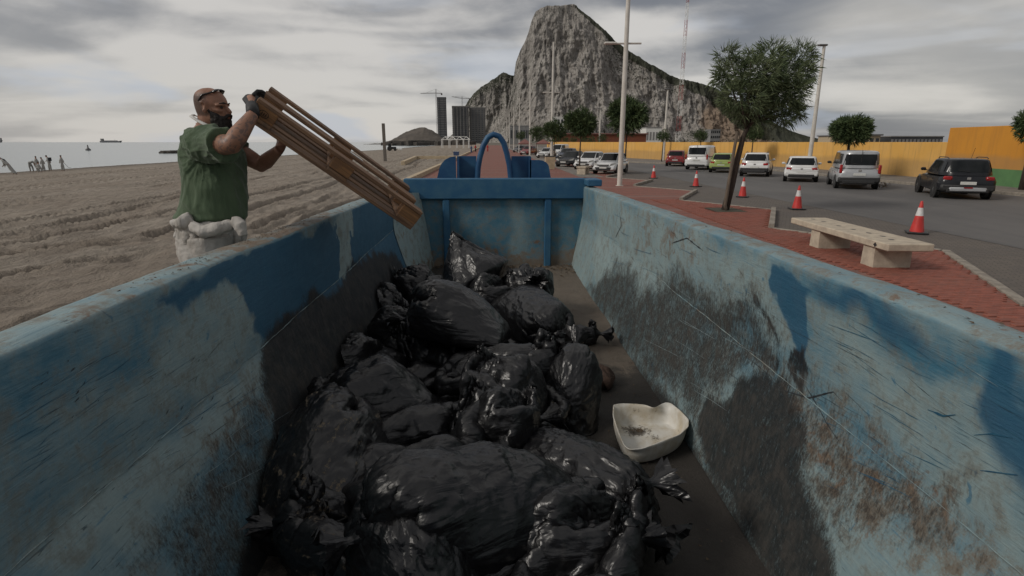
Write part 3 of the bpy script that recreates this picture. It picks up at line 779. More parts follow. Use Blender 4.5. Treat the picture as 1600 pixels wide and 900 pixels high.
def side_wall(side):
    ys = np.linspace(Y0, Y1 + .02, 470)
    X_ = 1.32 if side > 0 else 1.22; fx = 1.17 if side > 0 else 1.0
    prof = []
    for t in np.linspace(0, 1, 36): prof.append((fx + (X_ - fx) * t, FZ + (CR - FZ) * t, 0))
    for t in np.linspace(0, 1, 30)[1:]: prof.append((X_, CR + t * .50, 1))           # up to just under the rim
    r = .013
    for a in (30, 60, 90): prof.append((X_ + r - r * math.cos(R(a)), CR + .50 + r * math.sin(R(a)) + .005, 1))
    for t in np.linspace(0, 1, 6)[1:]: prof.append((X_ + r + .115 * t, CR + .527 - .004 * t, 1))
    for a in (30, 60, 90): prof.append((X_ + .137 + r * math.sin(R(a)), CR + .523 - r + r * math.cos(R(a)), 1))
    for t in (.05, .11, .16): prof.append((X_ + .159, CR + .50 - t, 1))
    prof.append((X_ + .06, CR + .335, 1)); prof.append((X_ + .055, CR, 0)); prof.append((X_ + .055, FZ - .1, 0))
    prof = np.array(prof); m = len(prof)
    P = np.zeros((len(ys), m, 3))
    P[..., 1] = ys[:, None]; P[..., 0] = prof[None, :, 0]
    k = sstep(prof[:, 1], CR, CR + .45) * (prof[:, 2])
    drop = (rimz(ys) - 1.675)[:, None]
    P[..., 2] = prof[None, :, 1] + drop * k[None, :]
    # far wall slightly flared, dents along the plate
    dn = (fbm(np.stack([P[..., 1] * 1.1, P[..., 2] * 1.6, np.full(P.shape[:2], side * 5.)], -1), 3, 4) - .5)
    dn2 = (fbm(np.stack([P[..., 1] * 5, P[..., 2] * 6, np.full(P.shape[:2], side * 3.)], -1), 3, 8) - .5)
    P[..., 0] += dn * .035 + dn2 * .008
    P[..., 2] += np.where(prof[None, :, 1] > CR + .45, (fbm(p3(ys * 2.2, 0, side), 3, 5)[:, None] - .5) * .016, 0)
    P[..., 0] *= side
    Wc = P[..., 1:]; inner = (np.arange(m) < 65)[None, :] * np.ones((len(ys), 1)); top = ((np.arange(m) >= 66) & (np.arange(m) < 76))[None, :] * np.ones((len(ys), 1))
    nz_ = (fbm(np.stack([Wc[..., 0] * 3.2, Wc[..., 1] * 3.2, np.full(P.shape[:2], 1. * side)], -1), 5, 31) - .5)
    nz2 = (fbm(np.stack([Wc[..., 0] * 11, Wc[..., 1] * 8, np.full(P.shape[:2], 1. * side)], -1), 4, 61) - .5)
    Wn = np.stack([Wc[..., 0] + nz_ * .55 + nz2 * .12, Wc[..., 1] + nz_ * .22 + nz2 * .08], -1)
    S = lambda pl, so=.06: stain(Wn, pl, side, so) * inner
    if side > 0:
        soot_shade = 1.0 * S([(1075, 640), (1130, 590), (1215, 560), (1262, 640), (1262, 740), (1310, 860), (1330, 960), (1215, 930), (1100, 730)], .10)
        soot_shade = np.maximum(soot_shade, .82 * S([(905, 450), (960, 400), (1010, 440), (1060, 425), (1200, 480), (1225, 560), (1120, 600), (1080, 660), (1010, 610), (940, 500)], .22))
        soot_shade = np.maximum(soot_shade, .55 * S([(1190, 600), (1260, 560), (1450, 700), (1560, 900), (1300, 900)], .22))
        soot_shade = np.maximum(soot_shade, .95 * S([(1222, 540), (1232, 520), (1246, 520), (1250, 560), (1236, 588), (1226, 575)], .015))
        soot_shade = np.maximum(soot_shade, .9 * S([(1192, 490), (1200, 485), (1203, 560), (1196, 570)], .012))
        soot_shade = np.maximum(soot_shade, .9 * sstep(Wn[..., 1], .62, .42) * inner * sstep(-Wn[..., 0], -6, -3.5))
        deep = S([(1226, 425), (1262, 440), (1256, 520), (1242, 560), (1230, 540), (1222, 480)], .04)
        deep = np.maximum(deep, .75 * S([(1250, 425), (1380, 455), (1420, 520), (1330, 500), (1280, 475)], .10))
        deep = np.maximum(deep, S([(1570, 545), (1640, 560), (1700, 900), (1600, 760), (1545, 690), (1530, 640)], .12))
        dust = .66 * S([(1190, 560), (1300, 590), (1500, 740), (1650, 900), (1500, 1000), (1330, 880), (1240, 700)], .15)
        dust = np.maximum(dust, .45 * S([(960, 330), (1100, 350), (1100, 430), (1000, 400)], .1))
        pale = .50 + .30 * sstep(-Wn[..., 1], -1.25, -.9) + .35 * S([(930, 300), (1220, 420), (1225, 520), (1100, 500), (930, 420)], .1) + .35 * S([(1262, 470), (1560, 600), (1540, 720), (1640, 900), (1400, 720)], .1) + .15 * top
        pale = pale - .42 * S([(1262, 440), (1640, 570), (1640, 640), (1330, 520)], .08)
    else:
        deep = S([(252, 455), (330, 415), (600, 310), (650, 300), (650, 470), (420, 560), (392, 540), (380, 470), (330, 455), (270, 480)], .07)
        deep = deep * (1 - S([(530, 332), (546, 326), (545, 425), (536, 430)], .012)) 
        pale = .58 + .3 * S([(300, 470), (375, 455), (392, 540), (330, 590), (200, 620)], .06) - .25 * S([(0, 560), (250, 470), (250, 560), (0, 680)], .1)
        pale = pale + .9 * S([(530, 332), (546, 326), (545, 425), (536, 430)], .012) + .4 * S([(60, 880), (400, 570), (420, 610), (200, 900)], .08)
        pale = pale + .12 * top + .25 * S([(580, 330), (640, 330), (645, 430), (600, 420)], .03)
        soot_shade = 1.1 * S([(400, 560), (440, 500), (560, 410), (590, 400), (700, 420), (600, 700), (420, 960), (350, 960), (420, 700)], .09)
        soot_shade = np.maximum(soot_shade, .62 * S([(380, 640), (410, 590), (430, 640), (380, 930), (120, 960), (220, 860)], .14))
        soot_shade = np.maximum(soot_shade, .8 * sstep(Wn[..., 1], .70, .45) * inner)  # grime low on this wall, with the dim interior painted into it
        dust = .55 * S([(250, 760), (400, 600), (420, 650), (330, 800)], .12) + .3 * S([(200, 650), (380, 560), (330, 640), (150, 760)], .1)
        dust = np.maximum(dust, .85 * top * sstep(Wn[..., 0], 1.9, 2.9) * sstep(-Wn[..., 0], -5.6, -4))
    dust = np.maximum(dust, .42 * top)
    o = grid_mesh('side_wall', P, MAT['wall_paint'], skip, attrs={'soot_shade': soot_shade, 'pale': pale, 'dust': dust, 'deep': deep}, flip=(side < 0))
    return o
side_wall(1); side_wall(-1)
def inner_x(side, y, z):
    X_ = 1.32 if side > 0 else 1.22; fx = 1.17 if side > 0 else 1.0; x = X_ if z > CR else fx + (X_ - fx) * (z - FZ) / (CR - FZ)
    dn = fbm(np.array([[y * 1.1, z * 1.6, side * 5.]]), 3, 4)[0] - .5; dn2 = fbm(np.array([[y * 5, z * 6, side * 3.]]), 3, 8)[0] - .5
    return side * (x + dn * .035 + dn2 * .008 - .0025)
# weld bead along the bend of each wall
for side in (1, -1):
    rw = random.Random(side + 4); m = MB(); ys_ = np.arange(Y0 + .05, Y1 - .05, .05)
    m.tube([(inner_x(side, y, CR + .004), y, CR + .004 + rw.uniform(-.002, .002)) for y in ys_], [rw.uniform(.0004, .0036) for _ in ys_], 6); o = m.build('weld_seam', MAT['wall_paint'], skip, smooth=True)
    for nm, v_ in (('pale', .75), ('dust', .45)): at = o.data.attributes.new(nm, 'FLOAT', 'POINT'); at.data.foreach_set('value', [v_] * len(o.data.vertices))
# scratches and scrawled marks on the wall plates
def marks(name, side, lines, mat):
    rw = random.Random(len(lines)); m = MB()
    for pts_, w_ in lines:
        q = [wall_point(x, y, side) for x, y in pts_]; P2 = []
        if max(a_[2] for a_ in q) > 1.60: continue
        for i in range(len(q) - 1):
            n_ = max(2, int(np.linalg.norm(q[i + 1] - q[i]) / .02))
            for k in range(n_): t = k / n_; P2.append(q[i] * (1 - t) + q[i + 1] * t)
        P2.append(q[-1]); V_ = []
        for i, p in enumerate(P2):
            a_ = P2[max(i - 1, 0)]; b2 = P2[min(i + 1, len(P2) - 1)]; d = np.array([b2[1] - a_[1], b2[2] - a_[2]]); d /= np.linalg.norm(d) + 1e-9; nn = np.array([-d[1], d[0]]); ww = w_ * rw.uniform(.4, 1.2) * (.25 + min(1, min(i, len(P2) - 1 - i) / 4)); jy, jz = rw.uniform(-.0006, .0006), rw.uniform(-.0006, .0006)
            for s_ in (-1, 1): y, z = p[1] + nn[0] * ww * s_ + jy, p[2] + nn[1] * ww * s_ + jz; V_.append((inner_x(side, y, z), y, z))
        m.add(V_, [(2 * i, 2 * i + 1, 2 * i + 3, 2 * i + 2) for i in range(len(P2) - 1)])
    tag(m.build(name, mat, skip, fix=False), kind='stuff')
rs_ = random.Random(12)
def strokes(n, box, ang, ln, w_):
    out = []
    for _ in range(n):
        x, y = rs_.uniform(box[0], box[2]), rs_.uniform(box[1], box[3]); a = R(ang + rs_.gauss(0, 5)); l = ln * rs_.uniform(.3, 1.3); k = rs_.uniform(-.03, .03)
        out.append(([(x, y), (x + l * .5 * math.cos(a) - k * l * math.sin(a), y + l * .5 * math.sin(a) + k * l * math.cos(a)), (x + l * math.cos(a), y + l * math.sin(a))], w_ * rs_.uniform(.5, 1.3)))
    return out
dkb = M('bare_blue_undercoat', (.014, .075, .14), .5, (.03, .11, .17), 20); drk = M('dark_scrawl', (.016, .020, .024), .6, (.03, .035, .04), 20); plb = M('pale_scrape', (.30, .36, .37), .6, (.2, .26, .28), 20)
marks('dark_scratches', 1, [([(1010, 318), (1018, 345), (1006, 352), (1022, 372)], .005), ([(1040, 340), (1070, 352), (1058, 372), (1086, 366)], .004), ([(1050, 380), (1075, 372), (1100, 392)], .004), ([(968, 330), (972, 352), (962, 372)], .004), ([(1225, 610), (1262, 622), (1300, 612), (1312, 626)], .003), ([(1120, 352), (1132, 380), (1118, 398)], .004), ([(1086, 330), (1112, 342)], .003), ([(1255, 600), (1290, 660), (1310, 690)], .002)] + strokes(50, (1000, 360, 1560, 760), 33, 60, .0009) + strokes(20, (960, 330, 1200, 420), 60, 20, .0014), drk)
marks('blue_scratches', 1, [([(1445, 640), (1470, 650), (1490, 648)], .005), ([(1520, 680), (1550, 678), (1580, 684)], .003), ([(1530, 735), (1590, 742)], .003), ([(1410, 645), (1428, 655)], .005)] + strokes(46, (1270, 480, 1600, 760), 30, 70, .0012) + strokes(24, (940, 320, 1220, 420), 25, 40, .0016), dkb)
marks('pale_scrapes', 1, strokes(40, (1000, 380, 1560, 640), 30, 60, .0008), plb)
marks('dark_scratches', -1, strokes(60, (10, 560, 390, 760), -33, 46, .0008) + strokes(22, (60, 560, 330, 660), -60, 8, .003), drk)
marks('blue_scratches', -1, strokes(46, (10, 560, 380, 760), -33, 60, .0011), dkb)
marks('pale_scrapes', -1, strokes(40, (10, 560, 390, 800), -33, 70, .0008), plb)
# floor plate; its black grime also paints in the dark of the interior
gx, gy = np.meshgrid(np.linspace(-1.03, 1.20, 90), np.linspace(Y0, Y1, 330), indexing='ij')
gz = FZ + (fbm(p3(gx * 1.5, gy * 1.2), 3, 5) - .5) * .02 + (fbm(p3(gx * 22, gy * 22), 3, 6) - .5) * .006
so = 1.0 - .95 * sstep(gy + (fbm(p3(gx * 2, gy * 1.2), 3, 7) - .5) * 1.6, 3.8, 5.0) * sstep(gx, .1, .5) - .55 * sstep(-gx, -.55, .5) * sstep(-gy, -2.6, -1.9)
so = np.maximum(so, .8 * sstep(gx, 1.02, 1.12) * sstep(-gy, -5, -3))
grid_mesh('floor_plate', p3(gx, gy, gz), MAT['skip_floor'], skip, attrs={'soot_shade': so}, flip=False)
# long weld strip on the floor
# far end wall, its beam, ribs, gussets
gx, gz = np.meshgrid(np.linspace(-1.26, 1.36, 150), np.linspace(FZ - .02, 1.62, 90), indexing='ij')
gyy = Y1 + (fbm(p3(gx * 1.3, gz * 1.5), 3, 15) - .5) * .03
h_ = fbm(p3(gx * 4, gz * 4), 4, 22) - .5
pale_e = .28 + .45 * sstep(fbm(p3(gx * 1.6, gz * 1.2), 3, 25), .42, .62) * sstep(-np.abs(gx), -.62, -.3) - .25 * sstep(gz, 1.3, 1.55)
dust_e = .95 * sstep(-(gz + h_ * .4), -.80, -.48) + .4 * sstep(fbm(p3(gx * 3, gz * 3), 3, 77), .55, .65)
grid_mesh('end_wall', p3(gx, gyy, gz), MAT['wall_paint'], skip, attrs={'soot_shade': .25 * sstep(-gz, -.7, -.4), 'pale': pale_e, 'dust': dust_e, 'deep': .35 * sstep(gz, 1.35, 1.55)}, flip=False)
def boxpart(name, c, d, mat, bev=.012, rot=None):
    m = MB(); m.box(c, d, rot, bev); return m.build(name, mat, skip, smooth=30)
boxpart('end_beam', (.06, Y1 + .0, 1.555), (2.62, .16, .29), MAT['blue_steel'])
mt = MAT['blue_steel']
for x in (-.66, .81): boxpart('rib', (x, Y1 - .035, .90), (.10, .06, 1.02), mt)
m = MB(); gq = [(-1.215, 6.95, 1.60), (-1.03, Y1 - .01, 1.50), (-.86, Y1 - .01, FZ + .01), (-1.0, 6.95, FZ + .01), (-1.22, 6.95, CR)]
gp_ = []
for i in range(13):
    t = i / 12; zt = 1.60 * (1 - t) + FZ * t; zt2 = 1.50 * (1 - t) + FZ * t; xl = -1.215 if zt > CR else -1.215 + .215 * (CR - zt) / (CR - FZ); xr = -1.03 + .17 * t
    gp_.append([(xl + (xr - xl) * k / 10, 6.95 + (Y1 - .02 - 6.95) * k / 10 + .02 * math.sin(k + i * .7), zt * (1 - k / 10) + zt2 * k / 10) for k in range(11)])
gp_ = np.array(gp_); o = grid_mesh('gusset_plate', gp_, MAT['wall_paint'], skip, attrs={'pale': np.full(gp_.shape[:2], .95), 'dust': .25 + .5 * sstep(-gp_[..., 2], -.8, -.45), 'soot_shade': .5 * sstep(-gp_[..., 2], -.75, -.42), 'deep': 0 * gp_[..., 2]})
boxpart('corner_cap', (1.415, Y1 - .16, 1.655), (.20, .46, .09), MAT['blue_steel'], .01)
# rear gate behind the camera
boxpart('rear_gate', (.05, Y0 - .04, 1.02), (2.7, .07, 1.3), MAT['blue_dark'])
for x in (-1.3, 1.4):
    for y in (.8, 3.2, 5.6): boxpart('outer_rib', (x * 1.035, y, .95), (.09, .12, 1.05), MAT['blue_dark'])
for x in (-.6, .7): boxpart('skid_beam', (x, 3.7, .19), (.16, 8.9, .36), MAT['blue_dark'])
# lifting frame in front of the end wall: two curved cheek plates each side and the hoop
def cheek(x0, x1, mir):
    m = MB(); yb = Y1 + .12; pts = []
    def Q(px, py, Y): p = aty(px, py, Y); return p
    return m
yb = Y1 + .55
def shp(pxs, Y, th, mat, name):
    ps = [aty(x, y, Y) for x, y in pxs]; n = len(ps); m = MB()
    vs = [tuple(p) for p in ps] + [(p[0], p[1] + th, p[2]) for p in ps]
    m.add(vs, [tuple(range(n)), tuple(range(2 * n - 1, n - 1, -1))] + [(i, n + i, n + (i + 1) % n, (i + 1) % n) for i in range(n)])
    return m.build(name, mat, skip)
low = 330
arcL = [(711 + 27 * math.cos(R(a)) - 0, 262 - 17 * math.sin(R(a))) for a in (180, 165, 150, 135, 120, 105, 92)]
shp([(680, 290)] + [(683, 278)] + [(686 + 26 * (1 - math.cos(R(a))), 268 - 24 * math.sin(R(a))) for a in (10, 30, 50, 70, 90)] + [(714, low), (680, low)], yb, .03, MAT['blue_dark'], 'cheek_plate')
shp([(714, 244), (744, 244), (744, low), (714, low)], yb + .22, .05, MAT['blue_dark'], 'hook_frame_plate')
shp([(799, 244), (829, 244), (829, low), (799, low)], yb + .22, .05, MAT['blue_dark'], 'hook_frame_plate')
shp([(828, 250), (842, 250)] + [(842 + 16 * math.sin(R(a)), 262 - 12 * math.cos(R(a))) for a in (20, 45, 70, 90)] + [(861, 280), (863, low), (828, low)], yb, .03, MAT['blue_dark'], 'cheek_plate')
def side_plate(px0, px1, top0, top1, name):
    p0, p1 = aty(px0, top0, yb), aty(px1, top1, yb + .24); m = MB()
    m.hexa([(p0[0], p0[1], 1.2), (p0[0] + .03, p0[1], 1.2), (p1[0] + .03, p1[1], 1.2), (p1[0], p1[1], 1.2), (p0[0], p0[1], p0[2]), (p0[0] + .03, p0[1], p0[2]), (p1[0] + .03, p1[1], p1[2]), (p1[0], p1[1], p1[2])])
    m.build(name, MAT['blue_dark'], skip)
side_plate(714, 715, 244, 244, 'frame_web'); side_plate(827, 826, 245, 245, 'frame_web')
hp = [(746, 330), (746, 300), (746, 278), (747, 262), (750, 245), (755, 228), (762, 215), (771, 210), (780, 213), (787, 223), (792, 240), (796, 258), (798, 278), (798, 300), (798, 330)]
hoop = []
for i in range(len(hp) - 1):
    for t in (0, .34, .67): hoop.append((hp[i][0] * (1 - t) + hp[i + 1][0] * t, hp[i][1] * (1 - t) + hp[i + 1][1] * t))
hoop.append(hp[-1])
m = MB(); m.tube([aty(x, y, yb + .1) for x, y in hoop], .043, 12); m.build('hook_hoop', MAT['blue_dark'], skip, smooth=True)
# crumbs and dried plants lying on the container floor (uncountable)
rc = random.Random(5); m = MB()
def crumb(x, y, z, s):
    q = [Vector((rc.uniform(-1, 1), rc.uniform(-1, 1), rc.uniform(-.2, .6))) * s for _ in range(5)]
    m.add([Vector((x, y, z)) + a for a in q], [(0, 1, 2), (0, 2, 3), (0, 3, 4), (1, 2, 4), (2, 3, 4), (0, 1, 4)])
for _ in range(900):
    a = rc.random()
    if a < .5: crumb(rc.uniform(-1, 1.2), Y1 - abs(rc.gauss(0, .28)) - .03, FZ + .012, rc.uniform(.006, .03))
    elif a < .8: crumb(rc.uniform(.5, 1.1), rc.uniform(2.0, 7.8), FZ + .01, rc.uniform(.003, .011))
    else: crumb(-.85 + abs(rc.gauss(0, .2)), rc.uniform(1.6, 3), FZ + .01, rc.uniform(.003, .010))
for _ in range(420):      # sand spilt on the left rim
    y = rc.gauss(3.3, .8)
    if 1.9 < y < 6: crumb(-rc.uniform(1.25, 1.36), y, rimz(y) + .001, rc.uniform(.003, .008))
for _ in range(60):
    y = rc.uniform(1.2, 6); crumb(rc.uniform(1.35, 1.45), y, rimz(y) + .001, rc.uniform(.003, .009))
o = m.build('loose_debris', MAT['debris'], None, fix=False); tag(o, 'dark crumbs of soil and dry scraps scattered over the skip floor and rim', 'debris', kind='stuff')

# ================================================================== RUBBISH BAGS (soft bags inflated as cloth, then creased)
def pillow(nx, ny, w_, h_, seed):
    rng = np.random.RandomState(seed); idx = {}; Vs = []; F = []
    for side in (0, 1):
        for i in range(nx + 1):
            for j in range(ny + 1):
                edge = i in (0, nx) or j in (0, ny)
                if side and edge: continue
                idx[(side, i, j)] = len(Vs); bl = .17 * (1 - (2 * i / nx - 1) ** 2) ** .5 * (1 - (2 * j / ny - 1) ** 2) ** .5
                Vs.append(((i / nx - .5) * w_, (j / ny - .5) * h_, (0 if edge else (bl + .01 if side == 0 else -bl - .01)) + rng.uniform(-.003, .003)))
    def vid(side, i, j): return idx[(0 if i in (0, nx) or j in (0, ny) else side, i, j)]
    for side in (0, 1):
        for i in range(nx):
            for j in range(ny):
                q = [vid(side, i, j), vid(side, i + 1, j), vid(side, i + 1, j + 1), vid(side, i, j + 1)]; F.append(q if side == 0 else q[::-1])
    me = bpy.data.meshes.new('rubbish_bag'); me.from_pydata(Vs, [], F); o = bpy.data.objects.new('rubbish_bag', me); COL.objects.link(o)
    o.vertex_groups.new(name='pin').add([idx[(0, i, ny)] for i in range(nx + 1)], 1, 'REPLACE')
    return o, [idx[(0, i, ny)] for i in range(nx + 1)]
def content(seed, sy):
    rng = np.random.RandomState(seed); m = MB(); m.lathe([(0, -.11), (.12, -.09), (.18, 0), (.12, .09), (0, .11)], 14)
    for k in range(7):
        a = rng.uniform(0, 6.28); r = rng.uniform(.05, .2); c = (r * math.cos(a) * .9, r * math.sin(a) * 1.2 * sy - .05, rng.uniform(-.05, .05)); s = rng.uniform(.06, .13)
        m.box(c, (s * 1.6, s * 2, s * 1.2), Matrix.Rotation(rng.uniform(0, 3), 3, Vector(rng.normal(size=3)).normalized()), s * .3)
    return remesh(m, .03, MAT['debris'], 'bag_content', None, 3)
def bake_bags():
    m = MB(); m.add([(-3, -3, -.16), (22, -3, -.16), (22, 3, -.16), (-3, 3, -.16)], [(0, 1, 2, 3)]); fl = m.build('bake_floor', MAT['debris'], fix=False); fl.modifiers.new('c', 'COLLISION')
    # growth of the film over its cut size, air pressure, something lumpy inside, width, length, far end gathered too
    specs = [(.10, 9, .78, .74, .98, 0), (.14, 6, .72, .76, .98, 0), (.06, 15, 0, .72, .95, 0), (.20, 5, 0, .80, .92, 0), (.08, 12, 0, .60, 1.16, 0), (.15, 7, .8, .74, .92, 1)]
    obs = []; tmp = [fl]
    for vi, (gr, pres, con, w_, h_, kind) in enumerate(specs):
        o, ids = pillow(62, 80, w_, h_, vi); o.location.x = vi * 3
        if con > 0:
            c = content(vi + 3, h_); c.location.x = vi * 3; c.scale = (con, con * 1.05, con); c.modifiers.new('c', 'COLLISION'); c.collision.thickness_outer = .008; tmp.append(c)
        o.shape_key_add(name='Basis'); k = o.shape_key_add(name='g'); rng = np.random.RandomState(vi + 9)
        for n_, i in enumerate(ids):
            a = n_ / len(ids); k.data[i].co = (.035 * math.cos(a * 40), h_ * .31 + rng.uniform(-.02, .02), .09 + .035 * math.sin(a * 57))
        if kind:
            g2 = [v.index for v in o.data.vertices if v.co.y < -h_ / 2 + .004]; o.vertex_groups['pin'].add(g2, 1, 'REPLACE')
            for n_, i in enumerate(g2): a = n_ / len(g2); k.data[i].co = (.14 + .03 * math.cos(a * 40), -h_ * .36, .03 * math.sin(a * 57))
        k.value = 0; k.keyframe_insert('value', frame=1); k.value = 1; k.keyframe_insert('value', frame=14)
        m = o.modifiers.new('c', 'CLOTH'); s = m.settings
        s.quality = 5; s.mass = .12; s.shrink_min = -gr; s.tension_stiffness = 40; s.compression_stiffness = 40; s.shear_stiffness = 15; s.bending_stiffness = .01
        s.vertex_group_mass = 'pin'; s.use_pressure = True; s.uniform_pressure_force = pres
        m.collision_settings.use_self_collision = False; m.collision_settings.distance_min = .008; m.point_cache.frame_end = 40
        obs.append(o)
    for f in range(1, 30): scene.frame_set(f)
    for o in obs: q = o.modifiers.new('s', 'SMOOTH'); q.factor = .5; q.iterations = 2
    dg = bpy.context.evaluated_depsgraph_get(); res = []
    for o in obs: res.append(bpy.data.meshes.new_from_object(o.evaluated_get(dg))); 
    for o in obs + tmp: bpy.data.objects.remove(o)
    scene.frame_set(1)
    return res
PROTO = bake_bags()
def make_bag(label, px, py, z, L, W, H, head, pitch=0, roll=0, proto=0, pleat=.012, crumple=.02, seed=0, mat='bag', peak=False, pstretch=5.):
    """the bag's middle is seen at photo pixel (px, py) when it lies z metres above the ground"""
    me = PROTO[proto].copy(); me.name = 'rubbish_bag'
    L, W, H = L * 1.03, W * 1.03, H * 1.04
    Pc = get_co(me); lo, hi = Pc.min(0), Pc.max(0); Pc = (Pc - (lo + hi) / 2) / (hi - lo)
    Pc = Pc * np.array([W, L, H])
    if peak:      # drawn up to a point
        t = np.clip((Pc[:, 1] + L * .15) / (L * .65), 0, 1); k_ = 1 - .93 * t ** .8; Pc[:, 0] *= k_; Pc[:, 2] *= k_; Pc[:, 1] += .10 * t
    set_co(me, Pc); N = get_no(me)
    q = Pc; wp = (fbm(q * 4, 2, seed)[:, None] - .5) * np.array([[1, -1, .7]])
    rs = np.random.RandomState(seed * 7 + 1); d = np.zeros(len(Pc))
    gath = [(np.array([0, L * .52, H * .1]), 1.0, L * .75)] + [(np.array([rs.uniform(-.5, .5) * W, rs.uniform(-.55, .2) * L, rs.uniform(-.2, .6) * H]) * 1.15, .55, L * .45) for _ in range(3)]
    for gi, (G, am, rad) in enumerate(gath):                        # creases radiate from where the film is pulled tight
        v_ = Pc - G; r_ = np.linalg.norm(v_, axis=1); u_ = v_ / (r_[:, None] + 1e-6)
        f_ = ridged(u_ * 4.6 + wp * .9 + seed + gi * 7, 3, seed + gi, .55); f_ = np.clip(f_ - .35, 0, 1) ** 1.6
        d += am * pleat * 5.0 * f_ * np.exp(-r_ / rad) * sstep(r_, .0, .10)
    fold2 = ridged(np.stack([Pc[:, 0] * 11 + wp[:, 0] * 3, Pc[:, 1] * 11 / pstretch, Pc[:, 2] * 11 + seed], -1), 3, seed + 5, .5) - .5
    big = fbm(q * 3.6 + seed * 3.1, 2, seed + 40) - .5
    cr = ridged(q * 8 + wp * 1.6 + seed, 3, seed + 2, .5); cr = np.clip(cr - .5, 0, 1) ** 1.5
    d += pleat * fold2 * .8 + crumple * cr * .6 + big * .07 * min(L, W)
    Pc = Pc + N * d[:, None]; set_co(me, Pc)
    me.materials.clear(); me.materials.append(MAT[mat]); me.shade_smooth()
    o = link('rubbish_bag', me); c = atz(px, py, z); o.location = c
    o.rotation_euler = (Matrix.Rotation(R(-head), 3, 'Z') @ Matrix.Rotation(R(pitch), 3, 'X') @ Matrix.Rotation(R(roll), 3, 'Y')).to_euler()
    tag(o, label, 'rubbish bag', 'black rubbish bags heaped in the skip')
    # tied neck with a flared tuft
    if not peak:
        rk = random.Random(seed); m = MB(); n = 11; c0 = Vector((0, L * .5 - .02, H * .12)) 
        mi = np.argmax(Pc[:, 1] - 2.0 * np.abs(Pc[:, 0])); c0 = Vector(Pc[mi]) - Vector((0, .015, 0))
        rings = []
        for t, r in ((0, .05), (.03, .024), (.05, .017), (.075, .03), (.11, .06), (.14, .085)):
            ring = []
            for k in range(26):
                a = 2 * math.pi * k / 26; rr_ = r * (1 + .38 * math.sin(k * 2.6 + seed) * (t + .05) * 6 * .8 + rk.uniform(-.12, .12) * (1 if t > .06 else .3))
                ring.append(c0 + Vector((math.cos(a) * rr_ * 1.2, t + rk.uniform(-.02, .02) * (t > .1), math.sin(a) * rr_ * .7)))
            rings.append(ring)
        m.loft(rings, False); m.build('tied_neck', MAT[mat], o, smooth=True, fix=False)
    # the bag presses against the plates instead of passing through them
    Mw = np.array(Matrix.Translation(o.location) @ o.rotation_euler.to_matrix().to_4x4()); Mi = np.linalg.inv(Mw)
    for q_ in [o] + kids(o):
        Pq = get_co(q_.data); Wq = Pq @ Mw[:3, :3].T + Mw[:3, 3]; t = np.clip((Wq[:, 2] - FZ) / (CR - FZ), 0, 1)
        Wq[:, 0] = np.clip(Wq[:, 0], -(1.0 + .22 * t) + .035, 1.17 + .15 * t - .035); Wq[:, 1] = np.minimum(Wq[:, 1], Y1 - .12); Wq[:, 2] = np.maximum(Wq[:, 2], FZ + .008)
        set_co(q_.data, (Wq - Mw[:3, 3]) @ Mi[:3, :3].T)
    return o
